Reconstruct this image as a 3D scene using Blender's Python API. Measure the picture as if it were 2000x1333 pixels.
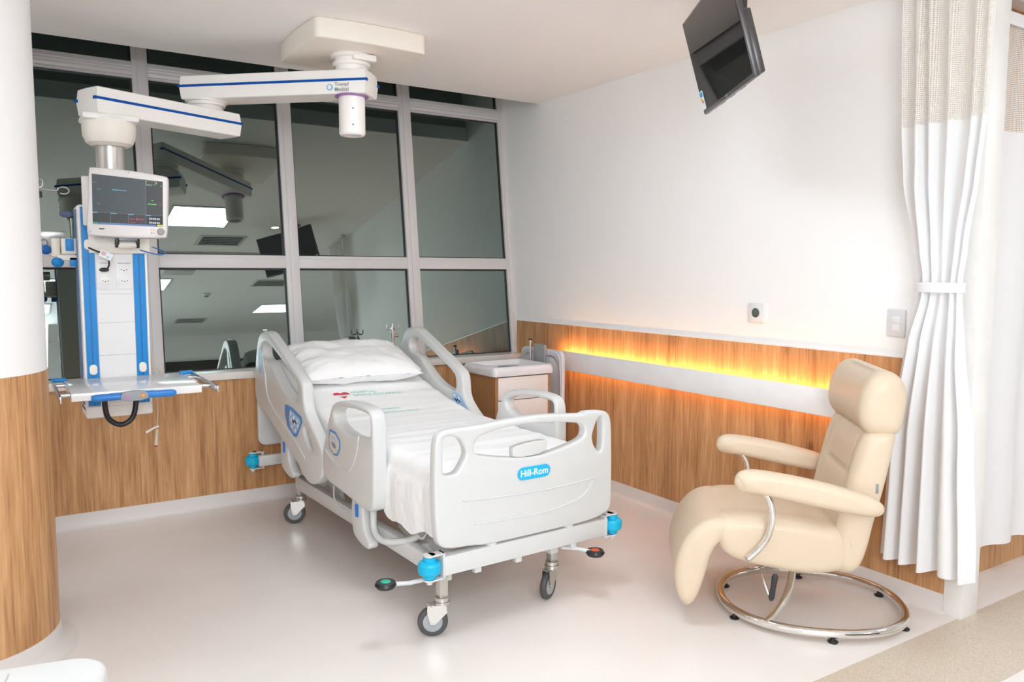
import bpy, bmesh, math, random
from mathutils import Vector, Matrix, noise
for o in list(bpy.data.objects): bpy.data.objects.remove(o)
SC = bpy.context.scene
COL = SC.collection
random.seed(4)
PI = math.pi

# ------------------------------------------------------------------ camera, world, exposure
cam_data = bpy.data.cameras.new('camera')
cam = bpy.data.objects.new('camera', cam_data); COL.objects.link(cam)
SC.camera = cam
cam_data.sensor_width = 36.0
cam_data.lens = 1543.98 / 2000 * 36.0
cam_data.clip_start = 0.05
yaw, pitch, roll = 0.99948086, -0.08825993, 0.00330435
fw = Vector((math.cos(yaw)*math.cos(pitch), math.sin(yaw)*math.cos(pitch), math.sin(pitch)))
rt = Vector((math.sin(yaw), -math.cos(yaw), 0)); up = rt.cross(fw)
r2 = rt*math.cos(roll) + up*math.sin(roll); u2 = -rt*math.sin(roll) + up*math.cos(roll)
M = Matrix((r2, u2, -fw)).transposed().to_4x4(); M.translation = Vector((-3.4267, -5.1340, 1.5))
cam.matrix_world = M

world = bpy.data.worlds.new('night_outside'); SC.world = world; world.use_nodes = True
world.node_tree.nodes['Background'].inputs[0].default_value = (0.050, 0.053, 0.052, 1)
world.node_tree.nodes['Background'].inputs[1].default_value = 1.0
SC.view_settings.view_transform = 'Standard'; SC.view_settings.look = 'None'
SC.view_settings.gamma = 1.0; SC.view_settings.use_curve_mapping = False
SC.view_settings.exposure = 0.17
SC.cycles.max_bounces = 12; SC.cycles.diffuse_bounces = 10; SC.cycles.glossy_bounces = 4; SC.cycles.transparent_max_bounces = 8
SC.cycles.use_adaptive_sampling = True; SC.cycles.adaptive_threshold = 0.05
SC.cycles.use_denoising = True; SC.cycles.use_light_tree = False
LIGHT = 15.0      # radiance of the ceiling light panels
# added soft fill light behind the camera, not a fitting of the ward
fl = bpy.data.lights.new('fill_light', 'AREA'); fl.shape = 'RECTANGLE'; fl.size = 2.4; fl.size_y = 1.2
fl.energy = 108; fl.color = (0.90, 0.975, 1.04)
flo = bpy.data.objects.new('fill_light', fl); COL.objects.link(flo)
flo.location = (-4.0, -7.6, 2.2)
flo.rotation_euler = (Vector((-1.0, -1.2, 1.3)) - Vector((-4.0, -7.6, 2.2))).to_track_quat('-Z', 'Y').to_euler()

# ------------------------------------------------------------------ materials
def nmat(name):
    m = bpy.data.materials.new(name); m.use_nodes = True
    return m, m.node_tree, m.node_tree.nodes['Principled BSDF']
def setp(b, col=None, rough=None, metal=None, spec=None, coat=None):
    if col is not None: b.inputs['Base Color'].default_value = (*col, 1)
    if rough is not None: b.inputs['Roughness'].default_value = rough
    if metal is not None: b.inputs['Metallic'].default_value = metal
    if spec is not None: b.inputs['Specular IOR Level'].default_value = spec
    if coat is not None: b.inputs['Coat Weight'].default_value = coat
MATS = {}
def mat(name, col, rough=0.5, metal=0.0, spec=0.5, var=0.03, scale=8.0, bump=0.0, bscale=80.0, coat=None):
    if name in MATS: return MATS[name]
    m, nt, b = nmat(name); setp(b, col, rough, metal, spec, coat)
    L = nt.links
    tc = nt.nodes.new('ShaderNodeTexCoord')
    nz = nt.nodes.new('ShaderNodeTexNoise'); nz.inputs['Scale'].default_value = scale; nz.inputs['Detail'].default_value = 3
    L.new(tc.outputs['Object'], nz.inputs['Vector'])
    rp = nt.nodes.new('ShaderNodeValToRGB')
    rp.color_ramp.elements[0].position = 0.3; rp.color_ramp.elements[1].position = 0.7
    rp.color_ramp.elements[0].color = (*[max(0, c*(1-var)) for c in col], 1)
    rp.color_ramp.elements[1].color = (*[min(1, c*(1+var)) for c in col], 1)
    L.new(nz.outputs['Fac'], rp.inputs['Fac']); L.new(rp.outputs['Color'], b.inputs['Base Color'])
    if bump:
        n2 = nt.nodes.new('ShaderNodeTexNoise'); n2.inputs['Scale'].default_value = bscale
        L.new(tc.outputs['Object'], n2.inputs['Vector'])
        bp = nt.nodes.new('ShaderNodeBump'); bp.inputs['Strength'].default_value = bump; bp.inputs['Distance'].default_value = 0.002
        L.new(n2.outputs['Fac'], bp.inputs['Height']); L.new(bp.outputs['Normal'], b.inputs['Normal'])
    MATS[name] = m
    return m
def emis(name, col, strength):
    if name in MATS: return MATS[name]
    m, nt, b = nmat(name); setp(b, (0.02, 0.02, 0.02), 0.4)
    b.inputs['Emission Color'].default_value = (*col, 1); b.inputs['Emission Strength'].default_value = strength
    MATS[name] = m
    return m

def wood_mat(name, c0, c1, c2, along='Z'):
    m, nt, b = nmat(name); setp(b, None, 0.42, 0, 0.35)
    L = nt.links; N = nt.nodes
    tc = N.new('ShaderNodeTexCoord')
    def mp(sx, sy, sz):
        k = N.new('ShaderNodeMapping'); k.inputs['Scale'].default_value = (sx, sy, sz); L.new(tc.outputs['Object'], k.inputs['Vector']); return k
    def ns(k, sc, det, dist=0.0):
        n = N.new('ShaderNodeTexNoise'); n.inputs['Scale'].default_value = sc; n.inputs['Detail'].default_value = det
        n.inputs['Distortion'].default_value = dist; L.new(k.outputs[0], n.inputs['Vector']); return n
    band = ns(mp(1, 1, 0.02), 9.0, 2)             # boards, several cm wide
    fine = ns(mp(1, 1, 0.035), 110.0, 4, 0.4)     # fine vertical grain
    flame = ns(mp(1, 1, 0.10), 22.0, 5, 1.2)      # flame figure
    knot = N.new('ShaderNodeTexVoronoi'); knot.inputs['Scale'].default_value = 3.2
    L.new(mp(1, 1, 0.55).outputs[0], knot.inputs['Vector'])
    a1 = N.new('ShaderNodeMath'); a1.operation = 'MULTIPLY'; a1.inputs[1].default_value = 0.34; L.new(band.outputs['Fac'], a1.inputs[0])
    a2 = N.new('ShaderNodeMath'); a2.operation = 'MULTIPLY_ADD'; a2.inputs[1].default_value = 0.36; L.new(fine.outputs['Fac'], a2.inputs[0]); L.new(a1.outputs[0], a2.inputs[2])
    a3 = N.new('ShaderNodeMath'); a3.operation = 'MULTIPLY_ADD'; a3.inputs[1].default_value = 0.30; L.new(flame.outputs['Fac'], a3.inputs[0]); L.new(a2.outputs[0], a3.inputs[2])
    rp = N.new('ShaderNodeValToRGB'); e = rp.color_ramp.elements
    e[0].position = 0.36; e[0].color = (*c0, 1); e[1].position = 0.64; e[1].color = (*c2, 1)
    k = e.new(0.49); k.color = (*c1, 1)
    L.new(a3.outputs[0], rp.inputs['Fac'])
    kr = N.new('ShaderNodeValToRGB'); kr.color_ramp.elements[0].position = 0.02; kr.color_ramp.elements[0].color = (0.45, 0.38, 0.32, 1)
    kr.color_ramp.elements[1].position = 0.075; kr.color_ramp.elements[1].color = (1, 1, 1, 1)
    L.new(knot.outputs['Distance'], kr.inputs['Fac'])
    mx = N.new('ShaderNodeMix'); mx.data_type = 'RGBA'; mx.blend_type = 'MULTIPLY'; mx.inputs['Factor'].default_value = 0.8
    L.new(rp.outputs['Color'], mx.inputs['A']); L.new(kr.outputs['Color'], mx.inputs['B'])
    L.new(mx.outputs['Result'], b.inputs['Base Color'])
    bp = N.new('ShaderNodeBump'); bp.inputs['Strength'].default_value = 0.12; bp.inputs['Distance'].default_value = 0.001
    L.new(fine.outputs['Fac'], bp.inputs['Height']); L.new(bp.outputs['Normal'], b.inputs['Normal'])
    return m

def speck_mat(name, col, speck, rough=0.3, dens=0.62, scale=170.0, amount=0.5):
    m, nt, b = nmat(name); setp(b, col, rough, 0, 0.4)
    L = nt.links; N = nt.nodes
    tc = N.new('ShaderNodeTexCoord')
    n1 = N.new('ShaderNodeTexNoise'); n1.inputs['Scale'].default_value = scale; n1.inputs['Detail'].default_value = 2
    n2 = N.new('ShaderNodeTexNoise'); n2.inputs['Scale'].default_value = 2.3; n2.inputs['Detail'].default_value = 4
    for n in (n1, n2): L.new(tc.outputs['Object'], n.inputs['Vector'])
    r1 = N.new('ShaderNodeValToRGB'); r1.color_ramp.elements[0].position = dens; r1.color_ramp.elements[1].position = dens+0.09
    r1.color_ramp.elements[0].color = (0, 0, 0, 1); r1.color_ramp.elements[1].color = (amount,)*3+(1,)
    L.new(n1.outputs['Fac'], r1.inputs['Fac'])
    r2_ = N.new('ShaderNodeValToRGB'); r2_.color_ramp.elements[0].position = 0.3; r2_.color_ramp.elements[1].position = 0.7
    r2_.color_ramp.elements[0].color = (*[c*0.965 for c in col], 1); r2_.color_ramp.elements[1].color = (*[min(1, c*1.02) for c in col], 1)
    L.new(n2.outputs['Fac'], r2_.inputs['Fac'])
    mx = N.new('ShaderNodeMix'); mx.data_type = 'RGBA'; L.new(r1.outputs['Color'], mx.inputs['Factor'])
    L.new(r2_.outputs['Color'], mx.inputs['A']); mx.inputs['B'].default_value = (*speck, 1)
    L.new(mx.outputs['Result'], b.inputs['Base Color'])
    return m

WALL = mat('wall_paint', (0.92, 0.91, 0.90), 0.55, spec=0.3, var=0.008, scale=3)
CEIL = mat('ceiling_paint', (0.91, 0.895, 0.88), 0.7, spec=0.2, var=0.006, scale=2)
DARKCEIL = mat('dark_void', (0.42, 0.42, 0.41), 0.8)
WOOD = wood_mat('oak_laminate', (0.29, 0.135, 0.055), (0.52, 0.27, 0.118), (0.70, 0.41, 0.205))
WOOD2 = wood_mat('oak_laminate_cart', (0.30, 0.15, 0.065), (0.40, 0.20, 0.085), (0.48, 0.26, 0.12))
FLOOR = speck_mat('pale_vinyl_floor', (0.80, 0.745, 0.705), (0.67, 0.60, 0.55), 0.30, 0.60, 210, 0.45)
STRIPE = speck_mat('beige_vinyl_stripe', (0.62, 0.53, 0.43), (0.44, 0.35, 0.26), 0.30, 0.52, 190, 0.7)
COVE = speck_mat('coved_vinyl_skirting', (0.74, 0.69, 0.66), (0.62, 0.55, 0.52), 0.4, 0.60, 230, 0.5)
ALU = mat('painted_aluminium', (0.66, 0.64, 0.635), 0.35, spec=0.5, var=0.01)
GASKET = mat('black_gasket', (0.02, 0.022, 0.024), 0.5)
SILLM = mat('solid_surface_sill', (0.80, 0.76, 0.72), 0.22, var=0.01)
BEDW = mat('bed_white_plastic', (0.665, 0.67, 0.66), 0.34, spec=0.5, var=0.008)
BEDM = mat('bed_white_steel', (0.67, 0.67, 0.66), 0.4, var=0.01)
PENDW = mat('pendant_white', (0.88, 0.855, 0.82), 0.36, var=0.008)
PENDC = mat('pendant_cream', (0.86, 0.81, 0.73), 0.42, var=0.008)
PANELW = mat('column_panel_white', (0.80, 0.79, 0.785), 0.4, var=0.006)
BLUE = mat('rail_blue', (0.0, 0.235, 0.62), 0.4, var=0.03)
NAVY = mat('navy_stripe', (0.0, 0.075, 0.36), 0.4, spec=.2)
CYAN = mat('bumper_cyan', (0.0, 0.44, 0.70), 0.35, var=0.02)
LOGOB = mat('badge_blue', (0.01, 0.46, 0.80), 0.35)
LABB = mat('label_blue', (0.05, 0.26, 0.62), 0.35)
LABL = mat('label_light_blue', (0.36, 0.56, 0.80), 0.35)
WHITEP = mat('white_print', (0.85, 0.87, 0.9), 0.4)
GREYP = mat('grey_plastic', (0.27, 0.28, 0.30), 0.4)
BLACK = mat('black_plastic', (0.015, 0.015, 0.017), 0.35)
RUBBER = mat('grey_rubber_tyre', (0.075, 0.073, 0.072), 0.55)
HUBM = mat('hub_grey', (0.36, 0.38, 0.40), 0.35)
ZINC = mat('zinc_steel', (0.62, 0.60, 0.56), 0.28, metal=0.9)
CHROME = mat('chrome', (0.82, 0.80, 0.77), 0.06, metal=1.0, var=0.005)
STEEL = mat('brushed_steel', (0.60, 0.59, 0.585), 0.28, metal=1.0)
LEATHER = mat('cream_vinyl_upholstery', (0.70, 0.57, 0.425), 0.42, spec=0.45, var=0.015, bump=0.10, bscale=420)
SEAM = mat('cream_stitching', (0.64, 0.51, 0.37), 0.5)
LINEN = mat('white_cotton', (0.90, 0.90, 0.895), 0.85, spec=0.15, var=0.006, bump=0.15, bscale=300)
RED = mat('print_red', (0.66, 0.03, 0.06), 0.7)
TEAL = mat('print_teal', (0.35, 0.70, 0.60), 0.7)
SCREENF = mat('tv_glass', (0.010, 0.008, 0.008), 0.04, spec=0.6, var=0.0)
TVB = mat('tv_body', (0.07, 0.06, 0.06), 0.28, spec=0.6)
LAV = mat('overbed_underside', (0.60, 0.575, 0.60), 0.42)
PURPLE = mat('purple_ring', (0.34, 0.17, 0.40), 0.4)
DRAWER = mat('drawer_front', (0.84, 0.79, 0.76), 0.35)
TRAYM = mat('cart_tray_white', (0.80, 0.78, 0.80), 0.3)
ORANGE = emis('led_strip_amber', (1.0, 0.48, 0.15), 34.0)
PANELL = emis('lit_diffuser', (0.87, 0.965, 1.05), LIGHT)
DOWNL = emis('downlight_lamp', (1.0, 0.80, 0.55), 14.0)

def glass_mat():
    m = bpy.data.materials.new('coated_window_glass'); m.use_nodes = True
    nt = m.node_tree; nt.nodes.clear(); L = nt.links
    out = nt.nodes.new('ShaderNodeOutputMaterial')
    g = nt.nodes.new('ShaderNodeBsdfGlossy'); g.inputs['Roughness'].default_value = 0.0
    g.inputs['Color'].default_value = (0.50, 0.59, 0.56, 1)
    t = nt.nodes.new('ShaderNodeBsdfTransparent'); t.inputs['Color'].default_value = (0.30, 0.34, 0.33, 1)
    f = nt.nodes.new('ShaderNodeFresnel'); f.inputs['IOR'].default_value = 1.5
    mr = nt.nodes.new('ShaderNodeMapRange'); mr.inputs['To Min'].default_value = 0.50; mr.inputs['To Max'].default_value = 1.0
    L.new(f.outputs[0], mr.inputs['Value'])
    mx = nt.nodes.new('ShaderNodeMixShader'); L.new(mr.outputs[0], mx.inputs[0])
    L.new(t.outputs[0], mx.inputs[1]); L.new(g.outputs[0], mx.inputs[2]); L.new(mx.outputs[0], out.inputs[0])
    return m
GLASS = glass_mat()

def cloth_mat(name, col, mesh=False, translucent=0.35):
    m = bpy.data.materials.new(name); m.use_nodes = True
    nt = m.node_tree; nt.nodes.clear(); L = nt.links; N = nt.nodes
    out = N.new('ShaderNodeOutputMaterial')
    d = N.new('ShaderNodeBsdfDiffuse'); d.inputs['Color'].default_value = (*col, 1)
    t = N.new('ShaderNodeBsdfTranslucent'); t.inputs['Color'].default_value = (*col, 1)
    mx = N.new('ShaderNodeMixShader'); mx.inputs[0].default_value = translucent
    L.new(d.outputs[0], mx.inputs[1]); L.new(t.outputs[0], mx.inputs[2])
    last = mx
    if mesh:      # open net: threads every 8 mm
        uv = N.new('ShaderNodeUVMap'); sp = N.new('ShaderNodeSeparateXYZ'); L.new(uv.outputs[0], sp.inputs[0])
        hs = []
        for ax in ('X', 'Y'):
            a = N.new('ShaderNodeMath'); a.operation = 'MULTIPLY'; a.inputs[1].default_value = 1/0.0085; L.new(sp.outputs[ax], a.inputs[0])
            f = N.new('ShaderNodeMath'); f.operation = 'FRACT'; L.new(a.outputs[0], f.inputs[0])
            g = N.new('ShaderNodeMath'); g.operation = 'GREATER_THAN'; g.inputs[1].default_value = 0.45; L.new(f.outputs[0], g.inputs[0])
            hs.append(g)
        k = N.new('ShaderNodeMath'); k.operation = 'MULTIPLY'; L.new(hs[0].outputs[0], k.inputs[0]); L.new(hs[1].outputs[0], k.inputs[1])
        tr = N.new('ShaderNodeBsdfTransparent')
        m2 = N.new('ShaderNodeMixShader'); L.new(k.outputs[0], m2.inputs[0]); L.new(mx.outputs[0], m2.inputs[1]); L.new(tr.outputs[0], m2.inputs[2])
        last = m2
    L.new(last.outputs[0], out.inputs[0])
    return m
CURT = cloth_mat('white_curtain_cloth', (0.93, 0.93, 0.935), translucent=0.22)
NET = cloth_mat('curtain_net', (0.90, 0.87, 0.82), mesh=True, translucent=.2)

# ------------------------------------------------------------------ mesh helpers
def link(name, me, m=None, parent=None, smooth=35):
    o = bpy.data.objects.new(name, me); COL.objects.link(o)
    if m is not None:
        me.materials.clear(); me.materials.append(m)
    if smooth:
        for p in me.polygons: p.use_smooth = True
        try: me.set_sharp_from_angle(angle=math.radians(smooth))
        except Exception: pass
    if parent is not None: o.parent = parent
    return o
def tag(o, label=None, cat=None, group=None, kind=None):
    if label: o['label'] = label
    if cat: o['category'] = cat
    if group: o['group'] = group
    if kind: o['kind'] = kind
    return o
def thing(name, loc, label, cat, rz=0.0, group=None):
    o = bpy.data.objects.new(name, None); COL.objects.link(o)
    o.location = loc; o.rotation_euler = (0, 0, rz); o.empty_display_size = 0.1
    return tag(o, label, cat, group)

class MB:
    """collects shapes into one mesh"""
    def __init__(s, M=None): s.bm = bmesh.new(); s.M = M or Matrix()
    def _add(s, verts, faces, M=None):
        T = s.M @ M if M is not None else s.M
        vs = [s.bm.verts.new(T @ Vector(v)) for v in verts]
        for f in faces:
            try: s.bm.faces.new([vs[i] for i in f])
            except ValueError: pass
        return s
    def mesh(s, me, M=None):
        return s._add([v.co.copy() for v in me.vertices], [tuple(p.vertices) for p in me.polygons], M)
    def box(s, a, b, bev=0.0, M=None, seg=2):
        a = Vector(a); b = Vector(b)
        lo = Vector([min(a[i], b[i]) for i in range(3)]); hi = Vector([max(a[i], b[i]) for i in range(3)])
        t = bmesh.new(); bmesh.ops.create_cube(t, size=1)
        for v in t.verts: v.co = Vector([(lo[i]+hi[i])/2 + v.co[i]*(hi[i]-lo[i]) for i in range(3)])
        if bev > 0:
            bev = min(bev, 0.49*min(hi[i]-lo[i] for i in range(3)))
            bmesh.ops.bevel(t, geom=list(t.edges), offset=bev, segments=seg, affect='EDGES', profile=0.5)
        t.verts.index_update()
        s._add([v.co.copy() for v in t.verts], [[v.index for v in f.verts] for f in t.faces], M); t.free()
        return s
    def tube(s, pts, r, seg=12, closed=False, cap=True, M=None, radii=None):
        P = [Vector(p) for p in pts]; n = len(P); V = []; F = []
        T = []
        for i in range(n):
            if closed: d = P[(i+1) % n]-P[i-1]
            else: d = P[min(i+1, n-1)]-P[max(i-1, 0)]
            T.append(d.normalized())
        nrm = T[0].orthogonal().normalized()
        for i in range(n):
            nrm = (nrm - T[i]*nrm.dot(T[i])).normalized(); bn = T[i].cross(nrm)
            rr = radii[i] if radii else r
            for k in range(seg):
                a = 2*PI*k/seg; V.append(P[i] + nrm*math.cos(a)*rr + bn*math.sin(a)*rr)
        m = n if closed else n-1
        off = 0
        if closed:   # align the seam ring
            best = min(range(seg), key=lambda q: (V[(n-1)*seg] + T[-1]*0 - V[q]).length)
            off = best
        for i in range(m):
            j = (i+1) % n; o2 = off if (closed and j == 0) else 0
            for k in range(seg):
                F.append((i*seg+k, i*seg+(k+1) % seg, j*seg+(k+1+o2) % seg, j*seg+(k+o2) % seg))
        if cap and not closed: F.append(tuple(reversed(range(seg)))); F.append(tuple((n-1)*seg+k for k in range(seg)))
        return s._add(V, F, M)
    def cyl(s, p0, p1, r, seg=24, r1=None, M=None):
        return s.tube([p0, p1], r, seg, M=M, radii=[r, r if r1 is None else r1])
    def lathe(s, prof, seg=32, M=None, caps=True):
        V = []; F = []
        for (r, z) in prof:
            for k in range(seg):
                a = 2*PI*k/seg; V.append((r*math.cos(a), r*math.sin(a), z))
        for i in range(len(prof)-1):
            for k in range(seg): F.append((i*seg+k, i*seg+(k+1) % seg, (i+1)*seg+(k+1) % seg, (i+1)*seg+k))
        if caps: F.append(tuple(reversed(range(seg)))); F.append(tuple((len(prof)-1)*seg+k for k in range(seg)))
        return s._add(V, F, M)
    def sphere(s, c, r, sc=(1, 1, 1), M=None, seg=20):
        prof = [(r*math.sin(PI*i/14)+1e-5, -r*math.cos(PI*i/14)) for i in range(15)]
        K = Matrix.Translation(Vector(c)) @ Matrix.Diagonal((*sc, 1))
        return s.lathe(prof, seg, (M @ K) if M is not None else K, caps=False)
    def build(s, name, m, parent=None, smooth=35):
        bmesh.ops.remove_doubles(s.bm, verts=s.bm.verts, dist=1e-6)
        bmesh.ops.recalc_face_normals(s.bm, faces=s.bm.faces)
        me = bpy.data.meshes.new(name); s.bm.to_mesh(me); s.bm.free()
        return link(name, me, m, parent, smooth)

def chaikin(pts, it=2, closed=True):
    P = [Vector(p) for p in pts]
    for _ in range(it):
        Q = []; n = len(P)
        rng = range(n) if closed else range(n-1)
        if not closed: Q.append(P[0])
        for i in rng:
            a, b = P[i], P[(i+1) % n]; Q.append(a*0.75+b*0.25); Q.append(a*0.25+b*0.75)
        if not closed: Q.append(P[-1])
        P = Q
    return P
def smoothpath(pts, n=8):
    """Catmull-Rom through the points"""
    P = [Vector(p) for p in pts]; out = []
    for i in range(len(P)-1):
        a = P[i-1] if i else P[0]*2-P[1]; b = P[i]; c_ = P[i+1]; d = P[i+2] if i+2 < len(P) else P[-1]*2-P[-2]
        for k in range(n):
            t = k/n; out.append(0.5*((2*b)+(c_-a)*t+(2*a-5*b+4*c_-d)*t*t+(3*b-a-3*c_+d)*t**3))
    out.append(P[-1]); return out
def rrect(w, h, r, n=6, cx=0, cy=0):
    out = []
    for (sx, sy, a0) in ((1, 1, 0), (-1, 1, 90), (-1, -1, 180), (1, -1, 270)):
        for k in range(n+1):
            a = math.radians(a0+90*k/n); out.append((cx+sx*(w/2-r)+r*math.cos(a), cy+sy*(h/2-r)+r*math.sin(a)))
    return out
def plate(outlines, thick, bev=0.0, res=3):
    """2-D outline (first) with holes (rest), extruded along z, rounded edges; z centred"""
    cu = bpy.data.curves.new('tmp', 'CURVE'); cu.dimensions = '2D'; cu.fill_mode = 'BOTH'
    for ol in outlines:
        sp = cu.splines.new('POLY'); sp.points.add(len(ol)-1); sp.use_cyclic_u = True
        for i, p in enumerate(ol): sp.points[i].co = (p[0], p[1], 0, 1)
    cu.extrude = max(thick/2-bev, 1e-5); cu.bevel_depth = bev; cu.bevel_resolution = res; cu.offset = -bev
    o = bpy.data.objects.new('tmp', cu); COL.objects.link(o)
    dg = bpy.context.evaluated_depsgraph_get()
    me = bpy.data.meshes.new_from_object(o.evaluated_get(dg))
    bpy.data.objects.remove(o); bpy.data.curves.remove(cu)
    return me
def frame(o, x, y, z=None):
    """matrix with plane axes x,y (z = normal) at origin o"""
    x = Vector(x).normalized(); y = Vector(y); y = (y - x*y.dot(x)).normalized()
    z = x.cross(y)
    m_ = Matrix((x, y, z)).transposed().to_4x4(); m_.translation = Vector(o); return m_
def text(s, size, M, name, m, parent, extrude=0.0004, bold=0.0, align='CENTER'):
    cu = bpy.data.curves.new('tmp', 'FONT'); cu.body = s; cu.size = size; cu.align_x = align; cu.align_y = 'CENTER'
    cu.extrude = extrude; cu.offset = bold
    o = bpy.data.objects.new('tmp', cu); COL.objects.link(o)
    dg = bpy.context.evaluated_depsgraph_get(); me = bpy.data.meshes.new_from_object(o.evaluated_get(dg))
    bpy.data.objects.remove(o); bpy.data.curves.remove(cu)
    me.transform(M)
    return link(name, me, m, parent, 0)
def resample(P, n):
    P = [Vector((p[0], p[1])) for p in P]; L = [0.0]
    for i in range(len(P)): L.append(L[-1]+(P[(i+1) % len(P)]-P[i]).length)
    out = []; j = 0
    for k in range(n):
        d = L[-1]*k/n
        while L[j+1] < d: j += 1
        t = (d-L[j])/max(L[j+1]-L[j], 1e-9); out.append(P[j].lerp(P[(j+1) % len(P)], t))
    return out
def cushion(prof, W, r, disp=None, n=110, nw=22, taper=None, c=0.0, it=2):
    """soft body: closed (a,b) profile in the xz plane swept along y from -W to W with rounded sides of radius r"""
    P = resample(chaikin([(p[0], p[1]) for p in prof], it), n)
    area = sum(P[i].x*P[(i+1) % n].y-P[(i+1) % n].x*P[i].y for i in range(n))
    if area < 0: P.reverse()
    N = []
    for i in range(n):
        d = (P[(i+1) % n]-P[i-1]).normalized(); N.append(Vector((d.y, -d.x)))
    lim = []
    for i in range(n):
        o_, d_ = P[i], -N[i]; best = 9
        for j in range(n):
            if min((j-i) % n, (i-j) % n) < 4: continue
            a_, b_ = P[j], P[(j+1) % n]; e_ = b_-a_; den = d_.x*e_.y-d_.y*e_.x
            if abs(den) < 1e-12: continue
            w_ = a_-o_; t_ = (w_.x*e_.y-w_.y*e_.x)/den; u_ = (w_.x*d_.y-w_.y*d_.x)/den
            if t_ > 1e-4 and -.01 <= u_ <= 1.01: best = min(best, t_)
        lim.append(min(1.0, .30*best/r))
    for _ in range(25): lim = [min(lim[i], (lim[i-1]+lim[i]+lim[(i+1) % n])/3+.004) for i in range(n)]
    K = 16; rings_ = [list(P)]
    for k_ in range(K):
        Q = rings_[-1]; R_ = []
        for i in range(n):
            d = (Q[(i+2) % n]-Q[i-2]).normalized(); R_.append(Q[i]-Vector((d.y, -d.x))*(r/K)*lim[i])
        for _ in range(4): R_ = [R_[i]*.5+(R_[i-1]+R_[(i+1) % n])*.25 for i in range(n)]
        rings_.append(R_)
    def inset(i, v):
        q_ = max(0.0, min(K-1e-6, v/r*K)); a_ = int(q_); return rings_[a_][i].lerp(rings_[a_+1][i], q_-a_)
    ys = []
    for k in range(7): ys.append(-W + r*(1-math.cos(PI/2*k/6)))
    m = nw
    for k in range(1, m): ys.append(-W+r+(2*W-2*r)*k/m)
    for k in range(7): ys.append(W - r*(1-math.cos(PI/2*(6-k)/6)))
    V = []; F = []
    for y in ys:
        e = max(0.0, (abs(y)-(W-r))/r); ins = r*(1-math.sqrt(max(0, 1-e*e)))
        for i in range(n):
            q = inset(i, ins)
            if disp:
                q = q+N[i]*disp(y, P[i], N[i])*(1-e)
            V.append((q.x, y+c, q.y))
    for j in range(len(ys)-1):
        for i in range(n): F.append((j*n+i, j*n+(i+1) % n, (j+1)*n+(i+1) % n, (j+1)*n+i))
    F.append(tuple(range(n))); F.append(tuple((len(ys)-1)*n+i for i in reversed(range(n))))
    return V, F
def bump1(x, c, w): return math.exp(-((x-c)/w)**2)

# ------------------------------------------------------------------ the room
ZC = 2.745
def struct(name, mb, m, parent=None, smooth=35):
    o = mb.build(name, m, parent, smooth)
    if parent is None: tag(o, kind='structure')
    return o
X0, X1, Y1 = -6.6, 4.2, -9.6
struct('floor', MB().box((X0, Y1, -0.06), (X1, 0.3, 0.0)), FLOOR)
struct('trim_1', MB().box((-6.6, -3.765, 0.0), (X1, -3.395, 0.0015)), STRIPE)                # beige band let into the floor
struct('ceiling', MB().box((X0, Y1, ZC), (X1, -0.156, ZC+0.12)), CEIL)
struct('wall_pocket', MB().box((X0, -0.20, ZC+0.12), (X1, -0.17, 3.42)), DARKCEIL)
struct('ceiling_pocket', MB().box((X0, -0.20, 3.40), (X1, 1.0, 3.46)), DARKCEIL)
# right wall: painted, oak dado, coved skirting
struct('wall_right', MB().box((0.0, -3.33, 0.0), (0.13, 0.75, 3.42)), WALL)
struct('wall_right_end', MB().box((-0.006, -3.408, 0.0), (0.13, -3.33, ZC), 0.003), mat('post_paint', (0.84, 0.82, 0.79), 0.45))
struct('trim_2', MB().box((-0.006, -3.33, 0.087), (0.001, -0.0, 1.112)).box((-0.006, -0.0, 0.861), (0.001, 0.118, 1.112)), WOOD)
struct('trim_3', MB().box((-0.009, -3.33, 1.112), (0.001, 0.10, 1.117)), SILLM)
def cove(path_fn, n, name):
    prof = [(0.0, 0.0), (-0.030, 0.0), (-0.022, 0.003), (-0.014, 0.010), (-0.009, 0.020), (-0.008, 0.088), (0.0, 0.088)]
    V = []; F = []
    for i in range(n):
        o, d = path_fn(i)
        for (a, z) in prof: V.append((o[0]-d[0]*a, o[1]-d[1]*a, z))
    k = len(prof)
    for i in range(n-1):
        for j in range(k): F.append((i*k+j, i*k+(j+1) % k, (i+1)*k+(j+1) % k, (i+1)*k+j))
    F.append(tuple(range(k))); F.append(tuple((n-1)*k+j for j in range(k)))
    return struct(name, MB()._add(V, F), COVE, smooth=60)
cove(lambda i: ((0.0, (-0.0, -3.33)[i]), (-1, 0)), 2, 'baseboard_right')
cove(lambda i: (((-0.0, -6.5)[i], 0.0), (0, -1)), 2, 'baseboard_window_side')
# wall under the windows
struct('wall_window_side', MB().box((X0, 0.004, 0.0), (0.0, 0.30, 0.812)), WALL)
struct('trim_4', MB().box((X0, -0.003, 0.087), (0.0, 0.004, 0.813)), WOOD)
sill = struct('trim_5', MB().box((X0, -0.022, 0.813), (0.0, 0.30, 0.860), 0.004), SILLM)
# other walls behind the camera
struct('wall_left', MB().box((X0-0.1, Y1, 0), (X0, 0.75, 3.42)), WALL)
struct('wall_back', MB().box((X0, Y1-0.1, 0), (X1, Y1, 3.0)), WALL)
struct('wall_far_right', MB().box((X1, Y1, 0), (X1+0.1, -3.1, 3.0)), WALL)
struct('wall_alcove', MB().box((0.13, -3.165, 0.0), (X1, -3.10, ZC)), WOOD)
struct('trim_6', MB().box((-2.6, Y1, 0.0), (1.8, Y1+0.05, 2.28)), mat('dark_slats', (0.045, 0.032, 0.026), 0.5))

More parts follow.
